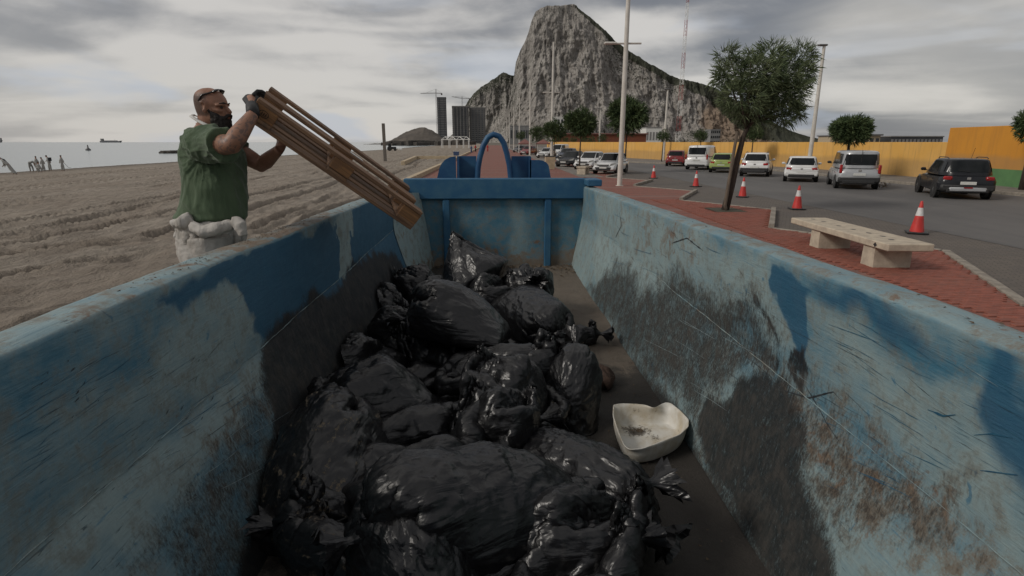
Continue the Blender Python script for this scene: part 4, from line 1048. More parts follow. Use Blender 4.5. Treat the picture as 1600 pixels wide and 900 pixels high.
BAGS = [
 # label, px, py, z, L, W, H, head, pitch, roll, proto, pleat, crumple
 ('tall pointed black bag standing at the top of the heap, nearest the far end', 742, 420, .90, .72, 1.0, .70, -62, 54, 0, 0, .012, .008, 'bag', True),
 ('shiny black bag with its tied neck pointing left, just under the pointed one', 718, 488, .93, .76, .62, .40, -82, 6, 12, 2, .012, .010),
 ('long black bag sloping down the right side of the heap behind the tied one', 832, 486, .72, .98, .52, .38, 155, -14, 20, 4, .010, .016),
 ('small crinkled black bag at the right edge of the heap on the bare floor', 896, 516, .52, .42, .30, .22, 110, 0, 0, 3, .012, .022),
 ('crumpled black bag at the far left of the heap beside the dark wall', 602, 470, .70, .50, .42, .32, -60, 8, 0, 5, .012, .028),
 ('flat black bag wedged between the pointed bag and the left wall', 655, 440, .72, .75, .45, .34, -75, 0, 0, 1, .010, .016),
 ('crinkled black bag low on the left side of the heap', 545, 560, .62, .62, .42, .36, -150, 0, 18, 5, .012, .028),
 ('wide smooth grey-black bag in the middle left of the heap', 640, 552, .68, .84, .80, .34, -20, -6, -8, 3, .006, .008),
 ('puckered black bag in the middle of the heap under the tied one', 775, 556, .80, .80, .50, .36, 95, 0, 0, 3, .012, .024),
 ('round creased black bag right of the heap centre', 800, 604, .76, .62, .54, .36, -50, 5, 0, 1, .010, .018),
 ('upright smooth black bag on the right edge in front of the brown lump', 892, 612, .62, .62, .42, .46, 10, 28, 14, 2, .008, .010),
 ('big crumpled black bag left of the heap centre with dull highlights', 640, 668, .80, .86, .74, .40, 60, 0, -8, 3, .012, .022),
 ('small rounded black bag tucked behind the striped front bag', 775, 648, .82, .45, .38, .30, 70, 0, 0, 1, .008, .012),
 ('black bag at the left edge streaked with dry sand', 492, 715, .72, .80, .52, .40, 12, 8, -22, 2, .014, .010, 'bag_dusty'),
 ('large taut black bag with long diagonal folds in the front of the heap', 738, 772, .82, .92, .50, .42, -122, 0, 8, 4, .012, .003),
 ('long folded black bag running down the right front of the heap', 900, 735, .66, .86, .38, .32, 140, -8, 10, 4, .014, .006),
 ('black bag lying low beneath the long folded one at the right front', 868, 824, .70, .75, .48, .36, 78, 0, 0, 1, .010, .014),
 ('black bag cut by the bottom edge of the photo at the front of the heap', 880, 880, .74, .62, .42, .32, 60, 0, 0, 3, .012, .014),
 ('torn sandy black bag spilling grit at the front left of the heap', 570, 828, .70, .70, .44, .34, -70, 0, 10, 3, .014, .016, 'bag_dusty'),
 ('small black bag sticking out at the lower left of the heap', 440, 730, .62, .40, .26, .28, 20, 25, 0, 2, .008, .012),
 ('pleated black bag with a fanned neck at the bottom of the heap', 640, 862, .74, .60, .42, .36, -30, 0, 0, 0, .016, .012),
 ('round black bag propping up the pointed one at the back of the heap', 752, 462, .70, .74, .66, .46, 60, 0, 0, 1, .012, .014),
 ('black bag at the top right of the heap next to the pointed one', 822, 446, .74, .62, .50, .42, 170, 10, 0, 5, .012, .014),
 ('slack black bag against the pointed one on its left', 690, 446, .74, .60, .52, .40, 20, 0, 10, 3, .012, .014),
 ('dull black bag filling the hollow left of the heap centre', 585, 618, .74, .70, .50, .42, -110, 0, 10, 0, .010, .014),
 ('folded black bag between the crinkled bag and the dusty one, low on the left', 520, 630, .62, .66, .44, .36, 30, 0, 14, 1, .012, .014),
 ('soft black bag slumped behind the middle of the heap on the left side', 610, 510, .70, .66, .46, .36, 100, 0, 0, 1, .010, .014),
 ('flattened black bag underneath the middle of the heap', 700, 690, .55, 1.05, .95, .34, 20, 0, 0, 1, .010, .016),
 ('flattened black bag underneath the back of the heap', 730, 540, .58, 1.0, 1.0, .36, -50, 0, 0, 1, .010, .016),
 ('flattened black bag underneath the front of the heap', 770, 850, .56, 1.0, .95, .32, 80, 0, 0, 1, .010, .016),
]
for i, b_ in enumerate(BAGS):
    make_bag(b_[0], *b_[1:13], seed=i + 3, mat=b_[13] if len(b_) > 13 else 'bag', peak=len(b_) > 14)

# cut-open white plastic can
def tub():
    root = thing('cut_plastic_container', 'cut-open dirty white plastic container lying on the skip floor', 'container', (0, 0, 0))
    zr = FZ + .13
    rim_px = [(974, 633), (986, 631), (1012, 631), (1027, 633), (1034, 636), (1039, 638), (1045, 635), (1051, 631), (1058, 628), (1066, 629), (1080, 640), (1096, 656), (1096, 668), (1083, 680), (1050, 693), (1025, 702), (1002, 704), (994, 698), (984, 676), (974, 650)]
    rp_ = np.array([atz(x, y, zr)[:2] for x, y in rim_px]); cen = rp_.mean(0)
    # resample the outline evenly and smooth it a little
    cl_ = np.vstack([rp_, rp_[:1]]); sg = np.r_[0, np.cumsum(np.linalg.norm(np.diff(cl_, axis=0), axis=1))]; n = 110; tt = np.linspace(0, sg[-1], n, endpoint=False)
    O_ = np.stack([np.interp(tt, sg, cl_[:, k]) for k in (0, 1)], -1)
    def sm(A, k):
        for _ in range(k): A = (np.roll(A, 1, 0) + A * 2 + np.roll(A, -1, 0)) / 4
        return A
    O1, O2 = sm(O_, 1), sm(O_, 60)
    root.location = (cen[0] - .072, cen[1], FZ + .004)
    def ring(t, ins):      # t = 0 base .. 1 rim
        A = O2 * (1 - t ** 5) + O1 * t ** 5; k = .88 + .12 * min(1, (t * 1.9)) ** .55; A = (A - cen) * k * .98
        r = np.linalg.norm(A, axis=1, keepdims=True); A = A * (r - ins) / r
        z = .004 + .126 * t + ins * (1 - t) + (fbm(np.c_[A * 6, np.full(n, t)], 2, 4) - .5) * .010 * t
        return [(a[0], a[1], zz) for a, zz in zip(A, z)]
    ts_ = [0, .02, .06, .12, .2, .3, .42, .55, .7, .85, 1.0]
    def flat(ins, k): return [(p[0] * k, p[1] * k, .002 + ins * 1.2) for p in ring(0, ins)]
    rings = [flat(0, .02), flat(0, .5), flat(0, .9)] + [ring(t, 0) for t in ts_] + [ring(t, .006) for t in ts_[::-1]] + [flat(.006, .9), flat(.006, .7), flat(.006, .5), flat(.006, .3), flat(.006, .02)]
    m = MB(); m.loft(rings, True); me = m.mesh('shell', MAT['tub'], True)
    Pm = get_co(me); inner_ = np.arange(len(Pm)) >= n * (3 + len(ts_)); stn = np.exp(-((Pm[:, 0] + .06) / .09) ** 2 - ((Pm[:, 1] - .05) / .08) ** 2)
    so_ = np.where(inner_, .10 + .75 * stn + .35 * np.exp(-((Pm[:, 0] - .04) / .03) ** 2 - ((Pm[:, 1] + .02) / .05) ** 2), .16)
    at = me.attributes.new('soot_shade', 'FLOAT', 'POINT'); at.data.foreach_set('value', so_.astype(np.float32)); link('shell', me, root)
    m = MB()
    for k in range(30):
        a = rc.uniform(0, 6.28); r = rc.uniform(0, .045); p = Vector((-.06 + r * math.cos(a), .05 + r * math.sin(a) * .6, .012)); q = [Vector((rc.uniform(-1, 1), rc.uniform(-1, 1), rc.uniform(0, .7))) * .011 for _ in range(4)]
        m.add([p + v for v in q], [(0, 1, 2), (0, 2, 3), (1, 2, 3), (0, 1, 3)])
    m.build('dirt_clump', MAT['debris'], root, fix=False)
tub()
# brown lump by the upright bag
m = MB(); m.lathe([(.0, -.05), (.10, -.045), (.135, 0), (.12, .05), (.07, .085), (0, .095)], 22); me = m.mesh('clod', M('brown_clod', (.055, .032, .024), .9, (.09, .055, .04), 12, bump=.02, bscale=40), True)
Pm = get_co(me); Pm += (fbm(Pm * 14, 3, 5) - .5)[:, None] * .06 + (Pm * (fbm(Pm * 30, 2, 8) - .5)[:, None]) * .5; set_co(me, Pm)
o = link('clod', me); c = atz(934, 592, FZ + .05); o.location = (c[0], c[1], FZ + .035); tag(o, 'dark brown clod lying on the skip floor beside the upright bag', 'clod')
# ================================================================== THE MAN AND THE PALLET
def frame_obj(name, label, cat, origin, u_, w_):
    u_ = V(u_).normalized(); w_ = V(w_); w_ = (w_ - u_ * w_.dot(u_)).normalized(); n_ = u_.cross(w_)
    o = thing(name, label, cat); o.matrix_world = Matrix.Translation(V(origin)) @ Matrix((u_, w_, n_)).transposed().to_4x4(); return o
pO = dep(404, 153, 3.30); pU = dep(663, 335, 3.86) - pO; pW = np.array((-.246, .955, .166))
pal = frame_obj('wooden_pallet', 'weathered brown wooden pallet tipped over the left rim of the skip', 'pallet', pO, pU, pW)
rp = random.Random(2)
def board(name, x0, x1, y0, y1, z0, z1, mat):
    m = MB(); d = (x1 - x0, y1 - y0, z1 - z0); m.box((0, 0, 0), d, None, .003); 
    o = m.build(name, mat, pal); o.location = ((x0 + x1) / 2, (y0 + y1) / 2 + rp.uniform(-.002, .002), (z0 + z1) / 2)
    o.rotation_euler = (rp.uniform(-.012, .012), rp.uniform(-.003, .003), rp.uniform(-.006, .006)); return o
# the pallet lies upside down: its three runners on top, the close-boarded deck below
for y0, w_ in ((.0, .10), (.33, .14), (.70, .10)): board('runner_board', 0, 1.2, y0, y0 + w_, -.022, 0, MAT['pallet'])
for x0 in (.0, .53, 1.06):
    for y0, w_ in ((.0, .10), (.33, .14), (.70, .10)): board('block', x0 + .002, x0 + .143, y0 + .004, y0 + w_, -.100, -.023, MAT['pallet_block'])
for x0 in (.0, .53, 1.06): board('stringer_board', x0, x0 + .14, .0, .8, -.123, -.101, MAT['pallet'])
for y0, w_ in ((0, .135), (.185, .095), (.345, .115), (.525, .095), (.665, .135)): board('deck_board', 0, 1.2, y0, y0 + w_, -.146, -.124, MAT['pallet'])
m = MB(); m.add([(0, 0, 0), (.11, 0, 0), (.10, .05, 0), (.01, .06, .001)], [(0, 1, 2, 3)]); m.build('paper_label', MAT['white_cloth'], pal, fix=False).location = (.63, .36, .0035)
# stamp burnt into the end block
m = MB()
for a in range(12):
    t0, t1 = a / 12 * 6.283, (a + 1) / 12 * 6.283
    m.add([(.07 + .030 * math.cos(t0), -.001, -.062 + .022 * math.sin(t0)), (.07 + .030 * math.cos(t1), -.001, -.062 + .022 * math.sin(t1)), (.07 + .026 * math.cos(t1), -.001, -.062 + .019 * math.sin(t1)), (.07 + .026 * math.cos(t0), -.001, -.062 + .019 * math.sin(t0))], [(0, 1, 2, 3)])
for dx_ in (-.014, -.002, .010):
    m.add([(.07 + dx_, -.001, -.073), (.07 + dx_ + .004, -.001, -.073), (.07 + dx_ + .004, -.001, -.052), (.07 + dx_, -.001, -.052)], [(0, 1, 2, 3)])
m.build('burnt_stamp', MAT['hair'], pal, fix=False)

man = thing('person', 'bearded man in green t-shirt with pale overalls tied round his waist, lifting a wooden pallet', 'person', (0, 0, 0))
def P_(x, y, d): return V(dep(x, y, d))
MANZ = float(sand_h(-2.0, 3.6)) - .01
def hring(c, hx, hy, n=24, e=2.4, rot=0):
    r = []
    for k in range(n):
        a = 2 * math.pi * k / n; ca, sa = math.cos(a), math.sin(a); q = (abs(ca) ** e + abs(sa) ** e) ** (-1 / e)
        x, y = hx * q * ca, hy * q * sa
        r.append(c + Vector((x * math.cos(rot) - y * math.sin(rot), x * math.sin(rot) + y * math.cos(rot), 0)))
    return r
torso = [(192, 320, .062, .062), (203, 321, .070, .075), (209, 322, .10, .13), (216, 325, .135, .20), (228, 331, .165, .225), (246, 335, .178, .215), (268, 336, .188, .205), (292, 336, .192, .21), (315, 334, .192, .205), (338, 331, .185, .195), (362, 328, .175, .185)]
TD = 3.60
def torso_rings(off=0, i0=0, i1=None): return [hring(P_(cx, py, TD), max(.05, hx + off - .02), max(.05, hy + off - .02)) for py, cx, hx, hy in torso[i0:i1]]
sh_r, el_r, wr_r = P_(318, 226, 3.40), P_(362, 226, 3.17), P_(396, 178, 3.24)
sh_l, el_l, wr_l = P_(350, 224, 3.80), P_(409, 258, 3.84), P_(437, 233, 3.70)
def arm(m, sh, el, wr, rs=1, up=0):
    a = [sh, sh.lerp(el, .35), sh.lerp(el, .75), el, el.lerp(wr, .25), el.lerp(wr, .55), wr]
    m.tube(a, [.072 * rs, .066 * rs, .056 * rs, .050 * rs, .052 * rs, .044 * rs, .031 * rs], 14)
hip_r, hip_l = P_(326, 370, 3.50), P_(328, 370, 3.70)
ank_r, ank_l = Vector((hip_r.x - .03, hip_r.y - .02, MANZ + .09)), Vector((hip_l.x + .05, hip_l.y + .05, MANZ + .09))
def leg(m, h, a, r0, r1): k = h.lerp(a, .48) + Vector((.03, 0, 0)); m.tube([h, h.lerp(k, .5), k, k.lerp(a, .45), a], [r0, r0 * .88, r0 * .64, r0 * .60, r1], 14)
def finger(m, base, dirs, r):
    p = [base]
    for d_, l in dirs: p.append(p[-1] + d_.normalized() * l)
    m.tube(p, [r, r * .98, r * .9, r * .72][:len(p)], 8)
uW = V(pU).normalized(); wW = (V(pW) - uW * V(pW).dot(uW)).normalized(); nW = uW.cross(wW)
def hand(m, wr, palm_c, fdir, ndir, side, curl, sc_=1.0):
    """palm block plus five fingers; fdir = along the fingers, ndir = the way the palm faces, side = thumb side"""
    f_, n_ = fdir.normalized(), ndir.normalized(); s_ = side.normalized()
    m.tube([wr, wr.lerp(palm_c, .5), palm_c - f_ * .02 * sc_, palm_c + f_ * .035 * sc_], [(.031, .031), (.036, .026), (.044, .018), (.042, .015)], 12)
    for k, (o_, L) in enumerate(((.030, .070), (.010, .078), (-.010, .073), (-.029, .058))):
        b_ = palm_c + f_ * .034 * sc_ + s_ * o_ * sc_; c1, c2, c3 = curl
        finger(m, b_, [(f_ + n_ * c1, L * .45), (f_ + n_ * c2, L * .32), (f_ * .4 + n_ * c3, L * .26)], .0098)
    finger(m, palm_c + s_ * .034 - f_ * .02, [(s_ * .8 + f_ * .7 + n_ * .2, .04), (s_ * .2 + f_ * .8 + n_ * .8, .03), (n_ + f_ * .3, .022)], .0115)
# right hand, gloved, over the pallet's raised corner; left hand bare, under the far side
def hp_(a, b_, c_): return V(pO) + uW * a + wW * b_ + nW * c_
palmR = hp_(-.035, .10, -.045); palmL = hp_(.24, .42, -.175)
gl = MB(); hand(gl, wr_r.lerp(palmR, .35), palmR, wW + nW * .35, uW, nW, (.5, 1.4, 1.6))
body = MB()
body.loft(torso_rings(-.012), True)
arm(body, sh_r, el_r, wr_r, 1.0); arm(body, sh_l, el_l, wr_l, 1.0)
body.tube([wr_r, palmR], [.031, .028], 12)
hand(body, wr_l, palmL, uW * .5 + wW * .6, nW, uW * -1 + wW * .4, (.35, 1.0, 1.4))
leg(body, hip_r, ank_r, .10, .042); leg(body, hip_l, ank_l, .10, .042)
body.tube([P_(325, 240, TD), sh_r], [.12, .07], 12); body.tube([P_(335, 240, TD), sh_l], [.12, .07], 12)
# head: local frame looking along +x
tilt = R(3); face_rz = R(-4); HB = P_(334.5, 198.5, 3.56)
HM = Matrix.Translation(HB) @ Matrix.Rotation(face_rz, 4, 'Z') @ Matrix.Rotation(tilt, 4, 'Y')
HT = [(-.006, .012, .066, .026), (.008, -.030, .083, .044), (.025, -.062, .090, .055), (.045, -.080, .092, .062), (.068, -.090, .091, .067), (.090, -.098, .088, .070), (.108, -.102, .083, .0715), (.122, -.105, .082, .072), (.136, -.107, .091, .074), (.155, -.108, .090, .075), (.178, -.105, .082, .073), (.200, -.095, .066, .065), (.217, -.076, .044, .052), (.229, -.050, .018, .034), (.234, -.02, .0, .012)]
def hring2(z, b_, f_, w_, off=0, n=28, e=2.25):
    c = (b_ + f_) / 2; hx = (f_ - b_) / 2 + off; r = []
    for k in range(n):
        a = 2 * math.pi * k / n; ca, sa = math.cos(a), math.sin(a); q = (abs(ca) ** e + abs(sa) ** e) ** (-1 / e)
        r.append(HM @ Vector((c + hx * q * ca, (w_ + off) * q * sa * (1 - .10 * max(0, ca)), z)))
    return r
def hp(x, y, z): return HM @ Vector((x, y, z))
body.loft([hring2(*t) for t in HT], True)
body.tube([hp(-.03, 0, .06), hp(-.035, 0, .0), P_(321, 206, TD), P_(323, 222, TD)], [.062, .066, .074, .09], 18)
body.tube([hp(.084, 0, .128), hp(.096, 0, .112), hp(.112, 0, .094), hp(.106, 0, .086), hp(.086, 0, .084)], [(.009, .012), (.011, .013), (.014, .012), (.017, .010), (.012, .008)], 10)
for s_ in (-1, 1):
    body.tube([hp(.082, s_ * .012, .135), hp(.078, s_ * .045, .137), hp(.055, s_ * .062, .130)], [.010, .009, .007], 8)
    body.tube([hp(.074, s_ * .032, .098), hp(.062, s_ * .052, .100), hp(.03, s_ * .064, .105)], [.012, .012, .008], 8)
    e0 = [(-.022, .138), (-.006, .148), (.008, .140), (.008, .122), (.000, .106), (-.004, .092), (.004, .086)]
    body.tube([hp(x - .006, s_ * (.078 + .010 * (x < 0)), z) for x, z in e0] , [(.007, .012)] * 7, 8)
    body.tube([hp(-.004, s_ * .074, .13), hp(-.002, s_ * .074, .10)], [.012, .012], 8)
body.tube([hp(.092, -.022, .058), hp(.101, 0, .060), hp(.092, .022, .058)], [.007, .009, .007], 8)
def skin_post(me):
    Pm = get_co(me); Hi = np.array(HM.inverted()); q = Pm @ Hi[:3, :3].T + Hi[:3, 3]
    on = (q[:, 2] > .02) * (np.linalg.norm(q - np.array([[-.01, 0, .12]]), axis=1) < .17)
    n_ = (fbm(q * 30, 3, 4) - .5) * .03
    side = sstep(-(q[:, 0] + n_), -.030, .012) * sstep(q[:, 2], .045, .075) * (1 - .55 * sstep(q[:, 2] + n_, .165, .215)) ; top = .30 * sstep(q[:, 2], .19, .22)
    st = np.maximum(side, top) * on; st *= 1 - np.exp(-((q[:, 0] + .002) / .02) ** 2 - ((q[:, 2] - .115) / .035) ** 2) * (np.abs(q[:, 1]) > .068)
    lip = np.exp(-((q[:, 2] - .059) / .008) ** 2 - (q[:, 1] / .028) ** 2) * (q[:, 0] > .09) * on
    for k, a in (('stubble', st), ('lip', lip)): at = me.attributes.new(k, 'FLOAT', 'POINT'); at.data.foreach_set('value', a.astype(np.float32))
bo = remesh(body, .0056, MAT['skin'], 'body', man, 2, skin_post)
# tattooed sleeve on the near arm: a thin skin over the forearm and upper arm
m = MB(); ts = [sh_r.lerp(el_r, .55), sh_r.lerp(el_r, .8), el_r, el_r.lerp(wr_r, .25), el_r.lerp(wr_r, .55), el_r.lerp(wr_r, .95)]
m.tube(ts, [.0625, .0575, .0525, .0545, .0465, .034], 20, cap=False); m.build('tattoo', tattoo(), man, smooth=True)
gl_o = remesh(gl, .005, MAT['black'], 'glove', man, 2)
m = MB(); m.tube([wr_r.lerp(el_r, .02), wr_r.lerp(palmR, .5)], [.036, .036], 12); m.build('glove_cuff', MAT['black'], gl_o, smooth=True)
# beard, cropped hair, eyes
bd_ = MB()
bd_.loft([hring2(z, b_, f_, w_) for z, b_, f_, w_ in [(-.030, .035, .088, .020), (-.022, .012, .098, .036), (-.006, -.002, .104, .050), (.012, -.008, .107, .059), (.030, -.012, .106, .0655), (.045, -.010, .103, .0685), (.060, -.010, .092, .0700), (.078, -.012, .070, .0715), (.096, -.014, .040, .0725), (.112, -.014, .010, .0725)]], True)
bd_.tube([hp(.088, -.034, .056), hp(.101, -.018, .072), hp(.105, 0, .076), hp(.101, .018, .072), hp(.088, .034, .056)], [.009, .010, .010, .010, .009], 8)
def beard_post(me):
    Pm = get_co(me); N = get_no(me); Pm += N * ((ridged(Pm * 70, 3, 5) - .5) * .010)[:, None]; set_co(me, Pm)
remesh(bd_, .0045, MAT['hair'], 'beard', man, 1, beard_post)
for s_ in (-1, 1):
    m = MB(); m.tube([hp(.0775, s_ * .026, .119), hp(.0785, s_ * .034, .120), hp(.0715, s_ * .044, .119)], [.004, .0065, .003], 8); m.build('eye', MAT['lens'], man, smooth=True)
    m = MB(); m.tube([hp(.096, s_ * .012, .144), hp(.091, s_ * .034, .148), hp(.073, s_ * .056, .142)], [.003, .005, .003], 6); m.build('eyebrow', MAT['hair'], man, smooth=True)
# sunglasses pushed up on the head
sg = MB()
gl_root = None
for s_ in (-1, 1):
    sg.tube([hp(.052, s_ * .012, .225), hp(.050, s_ * .034, .222), hp(.034, s_ * .056, .206)], [(.014, .006), (.017, .006), (.012, .006)], 10)
    sg.tube([hp(.034, s_ * .060, .206), hp(-.02, s_ * .076, .186), hp(-.045, s_ * .078, .150)], [.0055, .0045, .004], 6)
sg.tube([hp(.054, -.012, .226), hp(.054, .012, .226)], [.004, .004], 6)
sg.build('sunglasses', MAT['lens'], man, smooth=True)
# white strap and lowered mask round the neck
m = MB(); m.tube([hp(-.115, -.02, .066), hp(-.095, -.078, .058), hp(-.045, -.108, .036), hp(.02, -.112, .006), hp(.078, -.090, -.016), hp(.120, -.045, -.034), hp(.126, .02, -.036), hp(.07, .095, -.01), hp(-.03, .10, .03), hp(-.115, -.02, .066)], [(.012, .006)] * 3 + [(.016, .008), (.024, .011), (.028, .016), (.028, .016), (.014, .007)] + [(.011, .004)] * 2, 10)
m.build('lowered_mask', MAT['white_cloth'], man, smooth=True)
m = MB(); m.tube([hp(-.10, 0, .0), hp(-.07, -.08, -.012), hp(0, -.098, -.045), hp(.07, -.06, -.085), hp(.085, 0, -.10)], [.006] * 5, 6); m.build('cord', M('red_cord', (.35, .10, .07), .8), man, smooth=True)
# T-shirt
ts = MB()
ts.loft([hring(P_(321, 203, TD), .088, .092)] + [hring(P_(cx, py, TD), hx - .022, hy - .01) for py, cx, hx, hy in torso[2:9]] + [hring(P_(332.5, 331, TD), .178, .19), hring(P_(331, 338, TD), .186, .198)], True)
def sleeve(sh, el, t1, r0, r1):
    ts.tube([sh + (sh - el).normalized() * .05, sh, sh.lerp(el, t1 * .5), sh.lerp(el, t1)], [r0 * .8, r0, (r0 + r1) / 2, r1], 16)
sleeve(sh_r, el_r, .72, .096, .096); sleeve(sh_l, el_l, .50, .096, .088)
ts.tube([P_(325, 238, TD), sh_r + Vector((0, 0, .0))], [.14, .095], 12); ts.tube([P_(335, 238, TD), sh_l], [.14, .095], 12)
ts.tube([P_(305, 226, TD - .1), P_(310, 215, TD - .12), sh_r], [.08, .07, .07], 10)
def shirt_post(me):
    Pm = get_co(me); N = get_no(me)
    a = np.stack([Pm[:, 0] * 5 + Pm[:, 2] * 2.5, Pm[:, 1] * 5, Pm[:, 2] * 1.6 - Pm[:, 0] * 2], -1)
    arm_ = np.linalg.norm(Pm - np.array(sh_r)[None, :] - np.array([[.02, 0, -.1]]), axis=1); ud = (Pm - np.array(sh_r)[None, :]) / (arm_[:, None] + .05); d = (np.clip(ridged(ud * 4.2, 2, 11) - .45, 0, 1) ** 1.4) * .05 * np.exp(-arm_ / .35)
    d += (ridged(a, 2, 7, .5) - .55) * .045 + (fbm(Pm * 7, 2, 4) - .5) * .026
    low = sstep(-Pm[:, 2], -1.95, -1.74); d += low * (ridged(np.stack([Pm[:, 0] * 11, Pm[:, 1] * 11, Pm[:, 2] * 2], -1), 2, 17) - .5) * .024
    Pm += N * d[:, None]; set_co(me, Pm)
remesh(ts, .0065, MAT['shirt'], 't_shirt', man, 2, shirt_post)
m = MB(); q = P_(372, 237, 3.43); m.box(q, (.035, .004, .008)); m.build('chest_print', MAT['white_cloth'], man)
# overalls folded down, sleeves knotted round the waist
co_ = MB()
co_.loft([hring(P_(331, 333, TD), .170, .18), hring(P_(330, 350, TD), .177, .185), hring(P_(327, 372, TD), .175, .185), hring(P_(326, 392, TD), .16, .18), hring(P_(327, 410, TD), .12, .17)], True)
leg(co_, hip_r, ank_r - Vector((0, 0, .02)), .125, .085); leg(co_, hip_l, ank_l - Vector((0, 0, .02)), .125, .085)
def cloth_post(amp, sx=7, seed=3, s=1):
    def f(me):
        Pm = get_co(me); N = get_no(me)
        d = (ridged(np.stack([Pm[:, 0] * sx, Pm[:, 1] * sx, Pm[:, 2] * sx * .8], -1) + (fbm(Pm * 4, 2, 9) - .5)[:, None] * 1.5, 3, seed, .55) - .55) * amp + (fbm(Pm * 14, 3, seed) - .5) * amp * .5
        Pm += N * d[:, None]; set_co(me, Pm)
    return f
remesh(co_, .008, MAT['coverall'], 'overalls', man, 2, cloth_post(.024, 5))
kn = MB(); n = 22; ring = []
for k in range(n + 1):
    a = 2 * math.pi * k / n; ring.append(P_(330, 346 + 7 * math.cos(a + 2.6) + (3 if k % 3 else -2), TD) + Vector((.175 * math.cos(a), .185 * math.sin(a), 0)))
kn.tube(ring, [(.020 + .007 * math.sin(k * 2.1), .040 + .014 * math.sin(k * 1.3)) for k in range(n + 1)], 12)
for q_ in range(9):      # slack folds hanging from the waist roll
    a0 = -2.6 + q_ * .33; c0_ = P_(330, 352, TD) + Vector((.170 * math.cos(a0), .180 * math.sin(a0), 0)); kn.tube([c0_, c0_ + Vector((.02 * math.cos(a0), .02 * math.sin(a0), -.05)), c0_ + Vector((.012, 0, -.13 - .03 * (q_ % 3)))], [.022, .026, .010], 8)
kn.tube([P_(300, 340, 3.40), P_(284, 349, 3.38), P_(270, 350, 3.42)], [(.03, .04), (.026, .036), (.018, .024)], 10)
kn.tube([P_(300, 352, 3.38), P_(318, 362, 3.36), P_(342, 356, 3.36), P_(362, 350, 3.40)], [.030, .040, .036, .028], 10)
kn.tube([P_(366, 345, 3.40), P_(375, 352, 3.38), P_(380, 368, 3.40)], [(.026, .034), (.03, .044), (.02, .022)], 10)
kn.tube([P_(358, 348, 3.42), P_(352, 366, 3.42)], [.035, .026], 10)
remesh(kn, .0055, MAT['coverall'], 'knotted_sleeves', man, 3, cloth_post(.017, 13, 12))
for a in (ank_r, ank_l):
    m = MB(); m.tube([a + Vector((-.05, 0, -.04)), a + Vector((.03, 0, -.045)), a + Vector((.12, 0, -.06)), a + Vector((.17, 0, -.07))], [(.042, .045), (.045, .045), (.045, .032), (.035, .02)], 10); m.tube([a + Vector((0, 0, .06)), a + Vector((0, 0, -.03))], [.055, .052], 10)
    m.build('boot', MAT['dark_cloth'], man, smooth=True)

# ------------------------------------------------------------------ people far off
def figure(label, loc, J, top, legs, hgt=1.75, rz=0, group=None, extra=None, skin_head=True, name='person'):
    """J: joints in (x, y, z) of a unit-height figure, x to the right of the photo"""
    r = thing(name, label, 'person', loc, rz, group); S = hgt
    g = lambda k: Vector(J[k]) * S
    m = MB()
    hd = g('head'); m.lathe([(.0, -.07 * S), (.035 * S, -.055 * S), (.047 * S, 0), (.04 * S, .045 * S), (0, .065 * S)], 10, tuple(hd))
    m.tube([hd, g('neck')], [.03 * S, .032 * S], 8)
    m.tube([g('neck'), g('chest'), g('hip')], [(.05 * S, .05 * S), (.085 * S, .065 * S), (.075 * S, .06 * S)], 10)
    for s_ in 'lr':
        m.tube([g('chest').lerp(g('neck'), .6), g('el' + s_), g('ha' + s_)], [.032 * S, .026 * S, .018 * S], 8)
        m.tube([g('ha' + s_), g('ha' + s_) + (g('ha' + s_) - g('el' + s_)).normalized() * .04 * S], [.02 * S, .012 * S], 6)
        m.tube([g('hip'), g('kn' + s_), g('an' + s_)], [.055 * S, .04 * S, .028 * S], 8)
        m.tube([g('an' + s_), g('an' + s_) + Vector((-.05 * S, 0, -.02 * S))], [.03 * S, .018 * S], 6)
    remesh(m, .022, MAT['skin'], 'body', r, 2)
    t = MB(); t.tube([g('neck').lerp(g('chest'), .15), g('chest'), g('hip')], [(.062 * S, .06 * S), (.10 * S, .08 * S), (.088 * S, .072 * S)], 10)
    for s_ in 'lr': t.tube([g('chest').lerp(g('neck'), .6), g('el' + s_), g('el' + s_).lerp(g('ha' + s_), .8)], [.045 * S, .038 * S, .028 * S], 8)
    remesh(t, .024, top, 'jacket', r, 2)
    t = MB()
    for s_ in 'lr': t.tube([g('hip'), g('kn' + s_), g('an' + s_) + Vector((0, 0, .01))], [.075 * S, .055 * S, .042 * S], 8)
    remesh(t, .024, legs, 'trousers', r, 2)
    m = MB(); m.lathe([(.0, .072 * S), (.042 * S, .05 * S), (.051 * S, .01 * S), (.035 * S, -.02 * S)], 10, tuple(hd + Vector((0, .006, .004)))); m.build('hair', MAT['hair'], r, smooth=True)
    if extra: extra(r, g, S)
    return r
stand = dict(head=(0, 0, .93), neck=(0, 0, .85), chest=(0, 0, .73), hip=(0, 0, .50), ell=(-.10, 0, .66), hal=(-.13, 0, .50), elr=(.10, 0, .66), har=(.12, 0, .52), knl=(-.05, 0, .27), anl=(-.06, 0, .03), knr=(.05, 0, .27), anr=(.06, 0, .03))
lean = dict(head=(-.36, 0, .82), neck=(-.28, 0, .78), chest=(-.18, 0, .70), hip=(.0, 0, .50), ell=(-.20, 0, .52), hal=(-.30, 0, .40), elr=(-.16, .05, .55), har=(-.22, .05, .40), knl=(.06, 0, .28), anl=(.20, 0, .05), knr=(.10, .08, .26), anr=(.28, .08, .03))
bent = dict(head=(.32, 0, .45), neck=(.26, 0, .55), chest=(.16, 0, .62), hip=(-.06, 0, .58), ell=(.25, 0, .38), hal=(.30, 0, .22), elr=(.20, .08, .38), har=(.26, .08, .2), knl=(-.10, 0, .30), anl=(-.08, 0, .03), knr=(.02, .08, .30), anr=(.05, .08, .03))
